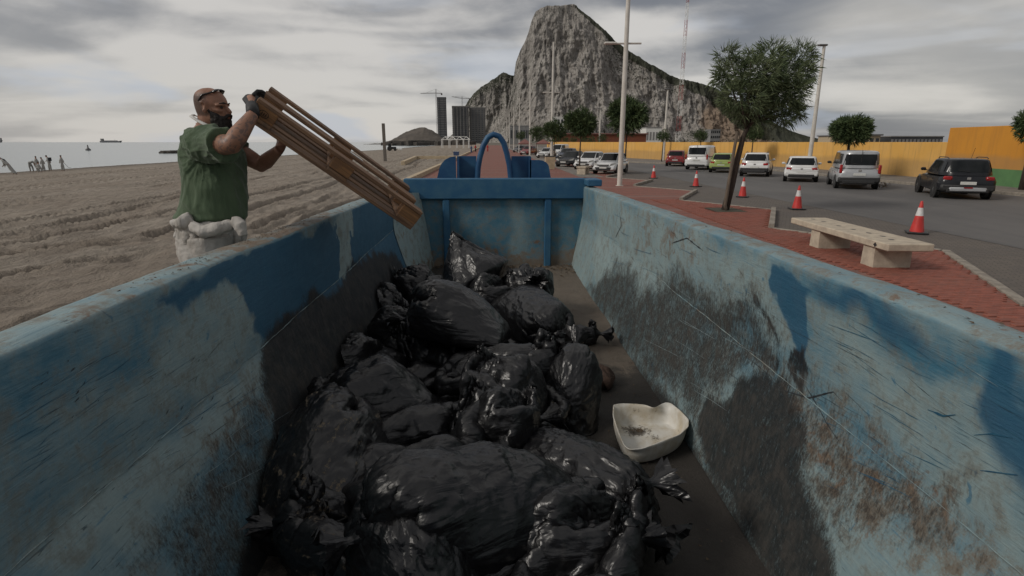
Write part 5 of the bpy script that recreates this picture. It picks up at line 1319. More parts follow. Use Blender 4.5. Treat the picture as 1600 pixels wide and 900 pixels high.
squat = dict(head=(.0, 0, .60), neck=(0, 0, .53), chest=(.0, 0, .44), hip=(.06, 0, .25), ell=(-.10, 0, .38), hal=(-.16, 0, .24), elr=(.12, 0, .36), har=(.04, 0, .22), knl=(-.10, -.04, .30), anl=(-.04, 0, .03), knr=(.16, .03, .30), anr=(.10, 0, .03))
def back_bag(r, g, S):
    m = MB(); m.box(g('chest') + Vector((.10 * S, -.02, 0)), (.10 * S, .22 * S, .22 * S), None, .03); m.build('backpack', MAT['dark_cloth'], r)
def pack_lean(r, g, S):
    m = MB(); m.tube([g('neck') + Vector((.02, -.03, .06)), g('chest') + Vector((.06, -.03, .10)), g('hip') + Vector((-.04, 0, .12))], [.05, .09, .05], 8); m.build('dark_vest', MAT['dark_cloth'], r, smooth=True)
def rod(r, g, S):
    m = MB(); m.tube([g('har'), g('har') + Vector((.35, 0, -.55)), g('har') + Vector((.62, 0, -.58))], .02, 6); m.build('litter_grabber', MAT['steel'], r)
def at_beach(px, py):
    p = atz(px, py, -1.0)
    for _ in range(8): p = atz(px, py, float(sand_h(p[0], p[1])))
    return (p[0], p[1], float(sand_h(p[0], p[1])) + .02)
GB = 'workers in pale overalls by the waterline'
sf = MAT['suit_far']
figure('worker in pale overalls bending forward alone, leftmost by the waterline', at_beach(16, 273), lean, sf, sf, 1.95, 0, GB, pack_lean)
figure('worker in pale overalls bent double, at the left of the group by the water', at_beach(50, 268), bent, sf, sf, 1.75, 0, GB)
figure('worker in pale overalls standing upright in the middle of the group by the water', at_beach(60, 268), stand, sf, sf, 1.72, .3, GB)
figure('worker in pale overalls crouching low in front of the group by the water', at_beach(62, 269.5), squat, sf, sf, 1.7, 0, GB)
figure('worker in pale overalls just left of the one with the black backpack', at_beach(69, 268), dict(stand, head=(-.03, 0, .92)), sf, sf, 1.6, .5, GB)
figure('worker in pale overalls carrying a black backpack by the water', at_beach(79, 267), dict(stand, head=(-.10, 0, .92), neck=(-.05, 0, .85), hal=(-.18, 0, .60)), sf, sf, 1.8, 0, GB, back_bag)
figure('worker in pale overalls with a litter grabber, rightmost by the waterline', at_beach(99, 267), stand, sf, sf, 1.75, .2, GB, rod)
walk = dict(stand, knl=(-.04, -.08, .27), anl=(-.05, -.16, .03), knr=(.04, .10, .27), anr=(.05, .14, .05))
GP = 'walkers far along the promenade'
figure('walker in a red top far down the middle of the promenade', tuple(atz(762, 237, 0)), walk, MAT['red_cloth'], MAT['red_cloth'], 1.8, 0, GP)
figure('walker in a pink-red top beside the low wall, left of the hoop', tuple(atz(743, 237.5, 0)), walk, MAT['red_cloth'], MAT['dark_cloth'], 1.75, 0, GP)
figure('walker in dark blue nearest the low wall, left of the hoop', tuple(atz(736.5, 239, 0)), walk, MAT['blue_cloth'], MAT['blue_cloth'], 1.65, 0, GP)
# ================================================================== MOUNTAIN, HILL, TOWERS
def massif(name, prof, Yr, run, backrun, pxs, nv, seed, vegf, tanf, amp=1.0):
    pr = np.array(prof, float); px = np.linspace(pxs[0], pxs[1], pxs[2]); py = np.interp(px, pr[:, 0], pr[:, 1])
    top = np.array([aty(a, b_, Yr) for a, b_ in zip(px, py)]); Xr, Hr = top[:, 0], np.maximum(top[:, 2], 3.)
    v = np.linspace(0, 1, nv)[None, :]; H = Hr[:, None]
    Z = H * v ** 1.12 - 8 * (1 - v) ; Yy = Yr - run(H) * (1 - v) ** 1.7 + 0 * H; Xx = Xr[:, None] + 0 * v
    s = np.stack([Xx / 75., Yy / 160., Z / 210.], -1)
    rg = ridged(s, 4, seed, .55) - .55; rg2 = fbm(np.stack([Xx / 22., Yy / 50., Z / 40.], -1), 5, seed + 3, .6) - .5; rg3 = ridged(np.stack([Xx / 30., Yy / 60., Z / 120.], -1), 4, seed + 6, .6) - .5
    env = np.clip(H / 120., .15, 1) * (1 - .75 * v ** 8)
    Yy = Yy - amp * env * (rg * 75 + rg2 * 42 + rg3 * 34)
    Z = Z + (rg2 * 12 * (1 - v) + 0) * env * amp
    Z[:, -1] += (fbm(np.stack([Xr / 16., Xr * 0, Xr * 0], -1), 4, seed + 8, .6) - .5) * 11 * np.clip(Hr / 120, .1, 1)
    # back slope
    vb = np.linspace(0, 1, 24)[None, 1:]; Zb = Z[:, -1:] * (1 - vb ** 1.3) - 5; Yb = Yy[:, -1:] + backrun * vb + 0 * H; Xb = Xx[:, -1:] + 0 * vb
    nb = fbm(np.stack([Xb / 60., Yb / 60., Zb / 60.], -1), 4, seed + 2) - .5; Zb += nb * 24 * np.sin(np.pi * vb) * np.clip(H / 120, .1, 1)
    P = np.concatenate([np.stack([Xx, Yy, Z], -1), np.stack([Xb, Yb, Zb], -1)], 1)
    vv = np.concatenate([v + 0 * H, 1 + vb + 0 * H], 1); pxa = px[:, None] + 0 * vv
    veg = vegf(pxa, vv, P); tan = tanf(pxa, vv, P)
    return struct(grid_mesh(name, P, MAT['rock'], attrs={'veg': veg, 'tan': tan}, flip=False))
main = [(764, 222), (772, 205), (782, 192), (793, 168), (800, 140), (803, 118), (806, 98), (813, 80), (821, 64), (826, 50), (830, 34), (837, 19), (846, 12), (858, 9), (875, 9), (890, 6), (900, 9), (913, 20), (930, 34), (950, 53), (968, 70), (985, 82), (1003, 93), (1030, 109), (1055, 122), (1070, 125), (1090, 129), (1108, 134), (1118, 139), (1140, 152), (1165, 167), (1190, 181), (1215, 195), (1240, 206), (1262, 213), (1290, 219), (1330, 222)]
def veg_main(px, v, P):
    n_ = fbm(P / 45., 3, 6)
    a = .95 * sstep(px, 893, 905) * sstep(v, 1 - np.interp(px, [893, 905, 960, 1060, 1110, 1160, 1300], [.01, .035, .085, .13, .30, .8, 1.2]), 1 - np.interp(px, [893, 905, 960, 1060, 1110, 1160, 1300], [.0, .012, .04, .07, .18, .6, 1.0]))
    a = np.maximum(a, .9 * sstep(v, 1.01, 1.05))
    a = np.maximum(a, .40 * sstep(-v, -.30, -.05) + .12 * n_)
    a = np.maximum(a, .30 * sstep(-px, -850, -800)); a = np.maximum(a, .34 * sstep(px, 905, 960) * sstep(v, .45, .9))
    a = np.maximum(a, .62 * np.exp(-((px - 1075) / 26) ** 2 - ((v - .18) / .10) ** 2) + .3 * np.exp(-((px - 1190) / 30) ** 2))
    return np.maximum(a, .20)
massif('mountain', main, 1760., lambda H: 40 + .50 * H, 700, (764, 1330, 620), 230, 5, veg_main, lambda px, v, P: .85 * sstep(px, 1040, 1130) * sstep(-v, -.85, -.5) * (1 - .8 * sstep(px, 1185, 1215)) + .25 * np.exp(-((px - 872) / 12) ** 2 - ((v - .72) / .09) ** 2) + .45 * sstep(px, 1080, 1110) * sstep(-px, -1170, -1140))
left = [(640, 222), (700, 216), (712, 205), (717, 192), (722, 176), (731, 158), (740, 146), (750, 137), (764, 129), (777, 119), (787, 114), (797, 116), (812, 122), (830, 130), (860, 150)]
massif('far_ridge', left, 2050., lambda H: 60 + .5 * H, 600, (640, 850, 260), 110, 25, lambda px, v, P: (.30 + .30 * sstep(v, .80, .97)) - .14 * sstep(-v, -.5, -.2), lambda px, v, P: .5 * sstep(px, 755, 775) * sstep(-v, -.5, -.2), .8)
hillp = [(575, 223), (598, 222), (612, 217), (625, 209), (637, 203), (648, 199), (655, 197), (664, 197), (672, 200), (682, 206), (692, 213), (705, 219), (730, 223)]
pr = np.array(hillp, float); px = np.linspace(575, 730, 120); py = np.interp(px, pr[:, 0], pr[:, 1]); top = np.array([aty(a, b_, 900.) for a, b_ in zip(px, py)])
v = np.linspace(-1, 1, 50)[None, :]; Hh = np.maximum(top[:, 2:3], 0) ; Zz = Hh * (1 - np.abs(v) ** 1.3) - 2; Yy = 900 + v * 60; Xx = top[:, :1] + 0 * v; Yy = Yy + 0 * Xx
Zz = Zz + (fbm(p3(Xx / 6, Yy / 6, Zz / 6), 4, 4) - .5) * 3.0
struct(grid_mesh('rubble_hill', np.stack([Xx, Yy, Zz], -1), MAT['hill'], flip=False))
# far shore strip between beach and towers
rq = random.Random(8)
m = MB()
for i in range(70):
    a = aty(rq.uniform(600, 735), 224, 600. + rq.uniform(-40, 60)); h_ = rq.uniform(1.2, 4.6); m.box((a[0], a[1], h_ / 2 - 1), (rq.uniform(3, 11), rq.uniform(3, 9), h_ + 1), Matrix.Rotation(rq.uniform(0, 1.5), 3, 'Z'), .3)
tag(m.build('harbour_clutter', MAT['stone_dark']), 'dark low strip of rocks and sheds along the far shore under the rubble hill', 'shore clutter', kind='stuff')
def tower(label, px0, px1, ytop, ybot, Y, mat, band, cols, fl, slim=False, rz=0.05):
    a, b_ = aty(px0, ytop, Y), aty(px1, ytop, Y); W_ = b_[0] - a[0]; Ht = a[2]; r = thing('tower_block', label, 'building', ((a[0] + b_[0]) / 2, Y, 0), rz)
    D_ = W_ * (.9 if slim else 1.0)
    m = MB(); m.box((0, 0, Ht / 2), (W_, D_, Ht), None, .4); m.build('wall', mat, r)
    m = MB(); m.box((0, 0, Ht + .8), (W_ * 1.03, D_ * 1.03, 2.2), None, .3); m.build('roof', mat, r)
    m = MB(); n = fl
    for k in range(n):
        z = Ht * (k + .6) / n
        m.box((0, -D_ / 2 - .15, z), (W_ * .86 if slim else W_ * .94, .5, Ht / n * (.42 if slim else .28))); m.box((-W_ / 2 - .15, 0, z), (.5, D_ * .9, Ht / n * .3))
    tag(m.build('floor_edge', band, r), kind='stuff')
    for k in range(cols):
        x = -W_ / 2 + W_ * (k + .5) / cols; m = MB(); m.box((x, -D_ / 2 - .3, Ht / 2), (W_ * .045, .8, Ht), None, .1); m.build('pilaster', mat, r)
    for k in range(max(0, cols - 1) if not slim else 0):
        x = -W_ / 2 + W_ * (k + 1) / cols; m = MB(); m.box((x, -D_ / 2 - .05, Ht * .49), (W_ / cols * .34, .4, Ht * .94)); m.build('window_strip', MAT['tower_slot'], r)
    return r
tower('slender dark glass tower, leftmost of the high-rises', 683, 697, 154, 220, 1000., MAT['tower'], MAT['floor_band'], 2, 26, True)
tower('broad grey tower block between the slender dark tower and the paler block', 706.5, 732, 168, 220, 1000., MAT['tower_pale'], MAT['tower_slot'], 5, 18)
tower('paler broad grey tower block nearest the mountain foot', 733.5, 758, 170, 220, 1010., MAT['tower_pale'], MAT['floor_band'], 5, 18)
def crane(label, pxm, ytop, px0, px1, yj, Y, yend=None):
    b_ = aty(pxm, ytop, Y); r = thing('tower_crane', label, 'crane', (b_[0], Y, 0)); j = aty(pxm, yj, Y)[2]
    m = MB(); s = .8
    for sx in (-s, s):
        for sy in (-s, s): m.tube([(sx, sy, 0), (sx, sy, b_[2])], .16, 4)
    z = 0; k = 0
    while z < b_[2] - 3: m.tube([(-s * (-1) ** k, -s, z), (s * (-1) ** k, -s, z + 3)], .12, 4); z += 3; k += 1
    m.build('mast', MAT['steel'], r)
    x0, x1 = aty(px0, yj, Y)[0] - b_[0], aty(px1, yj, Y)[0] - b_[0]; ze = j if yend is None else aty(px0, yend, Y)[2]
    m = MB(); m.tube([(x0, 0, ze), (0, 0, j), (x1, 0, j)], .35, 4); m.tube([(x0, 0, ze + .3), (0, 0, j + 1.6), (x1, 0, j + .3)], .18, 4); m.build('jib', MAT['steel'], r)
    m = MB(); m.tube([(x0 * .7, 0, ze), (0, 0, b_[2]), (x1, 0, j)], .12, 4); m.build('tie_bar', MAT['steel'], r)
    m = MB(); m.box((x1 * .9, 0, j - 1.2), (2.5, 1.5, 2.4)); m.build('counterweight', MAT['stone_dark'], r)
crane('tall tower crane rising beside the slender dark tower', 681, 139, 657, 691, 146, 990.)
crane('tower crane with a long jib above the broad grey blocks', 722, 150, 706, 735, 154, 1040., 151)
# red and white radio mast
def radio():
    Y = 300.; b_ = aty(1056, 222, Y); t = aty(1071, 0, Y); r = thing('radio_mast', 'tall red and white lattice radio mast in front of the mountain', 'mast', (b_[0] + 1.0, Y, 0)); Hm = t[2] + 14; n = 11
    for i in range(n):
        z0, z1 = Hm * i / n, Hm * (i + 1) / n; m = MB(); wd = lambda z: 1.35 - .75 * z / Hm
        for k in range(3):
            a = k * 2.094 + .4; a2 = a + 2.094
            p0, p1 = Vector((math.cos(a) * wd(z0), math.sin(a) * wd(z0), z0)), Vector((math.cos(a) * wd(z1), math.sin(a) * wd(z1), z1)); q0, q1 = Vector((math.cos(a2) * wd(z0), math.sin(a2) * wd(z0), z0)), Vector((math.cos(a2) * wd(z1), math.sin(a2) * wd(z1), z1))
            m.tube([p0, p1], .085, 4)
            for j in range(5): t0, t1 = j / 5, (j + 1) / 5; m.tube([p0.lerp(p1, t0), q0.lerp(q1, t1)] if j % 2 else [q0.lerp(q1, t0), p0.lerp(p1, t1)], .05, 3)
        m.build('lattice_section', MAT['red_paint'] if i % 2 else MAT['white_paint'], r)
radio()

# ------------------------------------------------------------------ walls and low buildings
def wall_run(name, label, pts, z0, z1, th, mat, panel=None, parent=None):
    m = MB(); root = thing(name, label, 'wall', (pts[0][0], pts[0][1], 0)) if parent is None else parent; ox = Vector((root.location.x, root.location.y, 0))
    for i in range(len(pts) - 1):
        a, b_ = Vector((*pts[i], 0)), Vector((*pts[i + 1], 0)); L = (b_ - a).length; k = max(1, round(L / panel)) if panel else 1; d = (b_ - a) / k
        for j in range(k):
            c = a + d * (j + .5) - ox; mm = MB(); mm.box((0, 0, 0), (d.length - (.02 if panel else 0), th, z1 - z0), None, .012); o = mm.build('wall_panel', mat, root); o.location = c + Vector((0, 0, (z0 + z1) / 2)); o.rotation_euler = (0, 0, math.atan2(d.y, d.x))
    return root
YW = [(26.55, 32.2), (26.4, 45), (20.6, 72), (13.9, 95), (13.0, 135)]
yw = wall_run('boundary_wall', 'long faded yellow wall beyond the parked cars', YW, -.2, 2.2, .22, MAT['yellow'], 6.5)
ow = wall_run('tall_orange_wall', 'taller orange wall with a green foot behind the black car', [(26.0, 32.1), (25.05, 25.5), (23.6, 15)], -.2, 2.98, .3, MAT['orange'], 30)
a, b_ = Vector((26.0, 32.1, 0)), Vector((23.6, 15, 0)); m = MB()
for p_, q_ in (((26.0, 32.1), (25.05, 25.5)), ((25.05, 25.5), (23.6, 15))):
    p_, q_ = Vector((*p_, 0)), Vector((*q_, 0)); d = q_ - p_; c = (p_ + q_) / 2 - Vector((26.0, 32.1, 0)); m.box(c + Vector((0, 0, .42)), (d.length, .34, .98), Matrix.Rotation(math.atan2(d.y, d.x), 3, 'Z'))
m.build('green_band', MAT['green_band'], ow)
def building(name, label, px0, px1, ytop, Y, D_, mat, roof=None, roofh=.4, over=.3, bays=0, baymat=None, ybase=0, rz=0, rows=1):
    a, b_ = aty(px0, ytop, Y), aty(px1, ytop, Y); W_ = b_[0] - a[0]; Ht = a[2]; r = thing(name, label, 'building', ((a[0] + b_[0]) / 2, Y, 0), rz)
    m = MB(); m.box((0, D_ / 2, Ht / 2), (W_, D_, Ht)); m.build('wall', mat, r)
    m = MB(); m.box((0, D_ / 2, Ht + roofh / 2), (W_ + over * 2, D_ + over * 2, roofh), None, .05); m.build('roof', roof or mat, r)
    for q in range(rows):
        for k in range(bays):
            x = -W_ / 2 + W_ * (k + .5) / bays; m = MB(); m.box((x, -.03, Ht * (.55 if rows == 1 else (q + .6) / rows)), (W_ / bays * .62, .12, Ht * .5 / rows * .9)); m.build('window', baymat or MAT['tower_slot'], r)
    return r
building('low_building', 'low brick-red building with a flat roof behind the far end of the yellow wall', 868, 1010, 210, 150., 12, MAT['red_wall'], MAT['roof_red'], .3, .4)
building('low_building', 'pale grey shed above the wall, right of the red building', 1010, 1034, 200, 330., 14, MAT['white_paint'], MAT['steel'], .5, .2, 5, MAT['steel'])
building('office_block', 'small glass-fronted block over the wall at the foot of the mountain', 1111, 1126, 203, 420., 12, MAT['floor_band'], None, .5, .2, 5, MAT['glass'], rows=3)
building('office_block', 'white framed block half hidden by the trees under the mountain', 865, 881, 184, 520., 14, MAT['white_paint'], None, .8, .3, 3, MAT['tower_slot'], rows=3)
building('terrace_block', 'long pale terrace low under the mountain, left of the lamp posts', 797, 829, 197, 620., 12, MAT['floor_band'], None, .6, .3, 8, MAT['tower_slot'])
building('low_building', 'beige building with a dark roof over the wall, left of the small round tree', 1298, 1318, 213, 260., 10, MAT['cream'], MAT['lamp_post_dark'], .5, .5)
building('low_building', 'beige building with a dark overhanging roof, right of the small round tree', 1342, 1376, 212, 260., 10, MAT['cream'], MAT['lamp_post_dark'], .7, .8, 4)
building('long_shed', 'long steel shed with columns above the yellow wall near the orange wall', 1392, 1474, 214, 260., 12, MAT['tower_slot'], MAT['steel'], .5, .3, 14, MAT['steel'])
def canopy(label, px0, px1, yt, yb_, Y):
    a, b_ = aty(px0, yb_, Y), aty(px1, yb_, Y); t = aty(px0, yt, Y)[2]; W_ = (b_[0] - a[0]) / 2; r = thing('canopy', label, 'canopy', ((a[0] + b_[0]) / 2, Y, 0)); m = MB()
    m.add([(-W_, -W_, a[2]), (W_, -W_, a[2]), (W_, W_, a[2]), (-W_, W_, a[2]), (0, 0, t), (-W_, -W_, a[2] - .2), (W_, -W_, a[2] - .2), (W_, W_, a[2] - .2), (-W_, W_, a[2] - .2)], [(0, 1, 4), (1, 2, 4), (2, 3, 4), (3, 0, 4), (0, 5, 6, 1), (1, 6, 7, 2), (2, 7, 8, 3), (3, 8, 5, 0)]); m.build('roof', MAT['roof_red'], r)
    for sx in (-1, 1):
        for sy in (-1, 1): m = MB(); m.box((sx * W_ * .93, sy * W_ * .93, a[2] / 2), (.1, .1, a[2])); m.build('post', MAT['white_paint'], r)
canopy('dull red canopy behind the red car, left of the tree trunk', 810, 830, 217, 224, 122.)
canopy('dull red canopy further right behind the parked vans', 838, 859, 217.5, 224, 125.)

# ------------------------------------------------------------------ things on the beach and promenade
lw = wall_run('low_wall', 'long cream low wall along the left edge of the promenade', [(-4.72, 31), (-4.72, 62), (-4.72, 300)], -.5, .26, .34, MAT['cream'], 9)
def gp(px, py, z): p = atz(px, py, z); return (p[0], p[1])
A_, B_, C_ = gp(630, 262, -.35), gp(650, 251, -.35), (-4.95, gp(650, 251, -.35)[1])
wall_run('low_ramp_wall', 'cream low wall turning a corner on the sand, left of the promenade', [A_, B_, C_], -.7, .30, .4, MAT['cream'])
p = at_beach(602, 252); m = MB(); hpst = 54 / FPX * (V(p) - V(_C)).length
m.box((0, 0, hpst / 2 - .2), (.36, .30, hpst + .4), None, .03); m2 = m.build('wooden_post', MAT['post_wood'], loc=p); tag(m2, 'tall weathered post standing alone on the sand', 'post')
def tractor():
    p = at_beach(613, 236); r = thing('tractor', 'small dark tractor parked far off on the sand', 'tractor', p, R(8)); s = 1.0
    m = MB(); m.box((.35, 0, 1.0), (2.0, .8, .7), None, .12); m.build('bonnet', MAT['dark_cloth'], r)
    m = MB(); m.hexa([(-1.3, -.6, .9), (-.2, -.6, .9), (-.2, .6, .9), (-1.3, .6, .9), (-1.15, -.5, 2.3), (-.35, -.5, 2.3), (-.35, .5, 2.3), (-1.15, .5, 2.3)]); m.build('cab', MAT['glass'], r)
    m = MB(); m.box((-.75, 0, 2.36), (1.2, 1.2, .1), None, .03); m.build('roof', MAT['dark_cloth'], r)
    for x, rr_ in ((-.85, .78), (.95, .48)):
        for s_ in (-1, 1): m = MB(); m.lathe([(rr_ * .5, -.18), (rr_ * .92, -.18), (rr_, -.08), (rr_, .08), (rr_ * .92, .18), (rr_ * .5, .18)], 18, (x, s_ * .75, rr_), 'y'); m.build('wheel', MAT['tyre'], r)
    m = MB(); m.box((2.6, 0, .55), (1.3, 1.0, .7), None, .1); m.build('bucket', MAT['white_paint'], r)
tractor()
def pergola():
    a, b_ = atz(690, 231.5, 0), atz(734, 231, 0); Y = a[1]; r = thing('pergola', 'white open frame pavilion with a pitched top at the back of the beach', 'pavilion', ((a[0] + b_[0]) / 2, Y, 0)); W_ = (b_[0] - a[0]) / 2; e = aty(700, 218, Y)[2]; t = aty(700, 213.5, Y)[2]; w_ = .22
    xs = [-W_, -W_ * .45, W_ * .1, W_ * .6, W_]
    for x in xs:
        for y in (0, 6): m = MB(); m.box((x, y, e / 2), (w_, w_, e)); m.build('post', MAT['white_paint'], r)
    for y in (0, 6): m = MB(); m.tube([(-W_, y, e), (W_, y, e)], .12, 4); m.build('beam', MAT['white_paint'], r)
    for x in xs[:-1]:
        m = MB(); m.tube([(x, 0, e), (x + W_ * .22, 3, t), (x, 6, e)], .1, 4); m.tube([(x + W_ * .5, 0, e), (x + W_ * .22, 3, t), (x + W_ * .5, 6, e)], .1, 4); m.build('rafter', MAT['white_paint'], r)
    m = MB(); m.tube([(-W_ * .78, 3, t), (W_ * .8, 3, t)], .1, 4); m.build('ridge_beam', MAT['white_paint'], r)
pergola()
def bin_(label, px, py, w_, h_, zb, mat, topm, name='litter_bin'):
    p = atz(px, py, zb); r = thing(name, label, 'bin', tuple(p)); m = MB(); m.hexa([(-w_ * .45, -w_ * .45, 0), (w_ * .45, -w_ * .45, 0), (w_ * .45, w_ * .45, 0), (-w_ * .45, w_ * .45, 0), (-w_ / 2, -w_ / 2, h_), (w_ / 2, -w_ / 2, h_), (w_ / 2, w_ / 2, h_), (-w_ / 2, w_ / 2, h_)]); m.build('body', mat, r)
    m = MB(); m.box((0, 0, h_ + .03), (w_ * 1.04, w_ * 1.04, .06), None, .02); m.build('rim', topm, r); m = MB(); m.box((0, 0, h_ + .005), (w_ * .8, w_ * .8, .14)); m.build('liner', MAT['trim'], r)
bin_('square cream stone litter bin left of the dark parked car', 859, 264, .82, 1.0, 0, MAT['cream'], MAT['trim'])
bin_('small dark bin with a white lid beside the low wall', 713, 243, .9, .62, .15, MAT['blue_cloth'], MAT['white_paint'])
def bench(label, cx, cy, rz, L, W_, h, slot=True, s=1):
    r = thing('stone_bench', label, 'bench', (cx, cy, 0), rz, 'cream stone benches on the promenade')
    m = MB(); m.box((0, 0, h - .065), (W_, L, .13), None, .016); sl = m.build('slab', MAT['bench'], r)
    for y in (-L * .335, L * .20): m = MB(); m.hexa([(-W_ * .44, y - .19, 0), (W_ * .40, y - .19, 0), (W_ * .40, y + .19, 0), (-W_ * .44, y + .19, 0), (-W_ * .44, y - .17, h - .13), (W_ * .40, y - .17, h - .13), (W_ * .40, y + .17, h - .13), (-W_ * .44, y + .17, h - .13)]); m.build('leg', MAT['bench'], r)
    if slot:
        for y in (-L * .40,): m = MB(); m.add([(-W_ / 2 - .003, y - .055, h - .07), (-W_ / 2 - .003, y, h - .115), (-W_ / 2 - .003, y + .055, h - .07), (-W_ / 2 - .003, y, h - .025)], [(0, 1, 2, 3)]); m.build('diamond_hole', MAT['trim'], r, fix=False)
        for y in (-.36, -.26, -.15, -.02, .12, .3, .42): m = MB(); x = .04 * math.sin(y * 40); m.add([(x - .03, y * L - .05, h + .002), (x + .03, y * L - .06, h + .002), (x + .05, y * L + .02, h + .002), (x - .01, y * L + .06, h + .002), (x - .05, y * L + .01, h + .002)], [(0, 1, 2, 3, 4)]); m.build('worn_hole', MAT['trim'], r, fix=False)
bench('long cream stone bench on the red paving beside the skip', 7.28, 11.08, R(-2.5), 3.55, .80, .50)
pb = atz(909, 272.5, 0); bench('small pale bench far off in front of the parked white cars', pb[0] + .2, pb[1] + .5, R(-25), 1.3, .7, .55, False)
# traffic cones
def cone():
    r = thing('traffic_cone', 'x', 'traffic cone'); m = MB(); m.box((0, 0, .022), (.46, .46, .044), None, .015); m.build('base', MAT['trim'], r)
    f_ = lambda z: .165 - .135 * z / .78
    for n_, z0, z1, mt_ in (('lower_cone', .04, .44, 'cone_red'), ('reflective_band', .44, .64, 'cone_white'), ('tip', .64, .79, 'cone_red')):
        m = MB(); m.lathe([(f_(z0), z0), (f_(z1), z1)] + ([(f_(z1) * .8, z1 + .012), (.002, z1 + .012)] if n_ == 'tip' else []), 24, cap=False); m.build(n_, MAT[mt_], r, smooth=40)
    return r
cn = cone()
for i, (px, py, lb) in enumerate([(1432, 363, 'nearest red and white traffic cone, right of the stone bench'), (1245, 326, 'red and white traffic cone between the stone bench and the silver van'), (1160, 307, 'red and white traffic cone just right of the leaning tree trunk'), (1087, 291, 'red and white traffic cone in front of the white van'), (1021, 278, 'farthest red and white traffic cone, below the dark red car')]):
    o = cn if i == 0 else copy_tree(cn); p = atz(px, py, 0); o.location = (p[0], p[1], -.02); o['label'] = lb; o['group'] = 'traffic cones along the kerb'; o.rotation_euler = (0, 0, rq.uniform(0, 1.5))
# lamp posts
def lamp(label, x, y, h, arms, r0=.17, az=0.0, head=False, zar=6.9):
    r = thing('lamp_post', label, 'lamp post', (x, y, -.02), az, 'cream lamp posts')
    m = MB(); m.lathe([(r0 * 1.0, 0), (r0 * .98, 1.2), (r0 * .9, h * .4), (r0 * .62, h), (.01, h + .02)], 14); m.build('pole', MAT['lamp_post'], r, smooth=50)
    m = MB(); m.box((0, 0, .015), (r0 * 2.6, r0 * 2.6, .03), None, .008); m.build('base_plate', MAT['lamp_post'], r)
    if arms:
        m = MB(); m.tube([(-.95, 0, zar), (.75, 0, zar + .02)], .045, 8); m.build('arm', MAT['lamp_post'], r)
        m = MB(); m.box((-.78, 0, zar + .02), (.62, .26, .11), None, .04); m.build('lamp_head', MAT['lamp_post'], r)
    if head:
        m = MB(); m.box((-.12, 0, h + .03), (.62, .34, .12), None, .05); m.build('lamp_head', MAT['lamp_post_dark'], r)
    return r
lamp('tall cream lamp post nearest the skip, rising out of the photo', 6.66, 29.6, 13.5, True, .135)
lamp('second cream lamp post along the promenade, above the cream litter bin', 6.62, 63.6, 12.4, True, .16, zar=7.35)
for i, (y, h, lb) in enumerate([(99.8, 12.2, 'third'), (138, 12.2, 'fourth'), (172, 12.2, 'fifth'), (214, 12.2, 'sixth'), (258, 12.2, 'seventh'), (300, 12.2, 'eighth')]): lamp(lb + ' lamp post along the promenade, counting away from the skip', 6.6, y, h, True, .16, zar=7.4)
lamp('lone cream lamp post with a dark head behind the white hatchback and silver van', 22.43, 40, 8.5, False, .15, 0, True)
lamp('cream lamp post by the wall, left of the dark red car', 20.4, 68, 8.1, False, .16, 0, True)
p = aty(938.5, 170, 92.); lamp('lamp post rising above the far end of the yellow wall', p[0], 92, p[2], False, .15, 0, True)

# ------------------------------------------------------------------ trees
def foliage(lobes, n, L, wd, seed, up=.35, droop=0., spread=1.0):
    """feathery sprays: thin blades grouped in tufts through the volume of overlapping lobes"""
    rng = np.random.RandomState(seed); tot = sum(l[3] ** 2 for l in lobes); Vs = []; Fs = []
    for (cx, cy, cz, rx, rz_) in [(l[0], l[1], l[2], l[3], l[4]) for l in lobes]:
        k = int(n * rx ** 2 / tot)
        for _ in range(k):
            d = rng.normal(size=3); d /= np.linalg.norm(d); rad = rng.uniform(.25, 1) ** .5
            lump = .80 + .42 * vn(np.array([[d[0] * 2.2 + seed, d[1] * 2.2, d[2] * 2.2]]), seed)[0]
            p = np.array([cx, cy, cz]) + d * np.array([rx, rx, rz_]) * rad * lump
            o_ = d * .8 * spread + np.array([0, 0, up]) + rng.normal(size=3) * .35
            if droop and d[2] < 0: o_[2] -= droop
            o_ /= np.linalg.norm(o_)
            for b_ in range(5):
                q = o_ + rng.normal(size=3) * .42; q /= np.linalg.norm(q); l_ = L * rng.uniform(.5, 1.25) * (1.0 if rad > .8 else .8); s_ = np.cross(q, rng.normal(size=3)); s_ /= np.linalg.norm(s_) + 1e-9; w_ = wd * rng.uniform(.7, 1.3)
                i0 = len(Vs); Vs += [p - s_ * w_ * .5, p + s_ * w_ * .5, p + q * l_ * .6 + s_ * w_ * .45, p + q * l_ + np.array([0, 0, -.10 * l_])]; Fs.append((i0, i0 + 1, i0 + 2)); Fs.append((i0, i0 + 2, i0 + 3))
    me = bpy.data.meshes.new('crown'); me.from_pydata([tuple(v) for v in Vs], [], Fs); return me
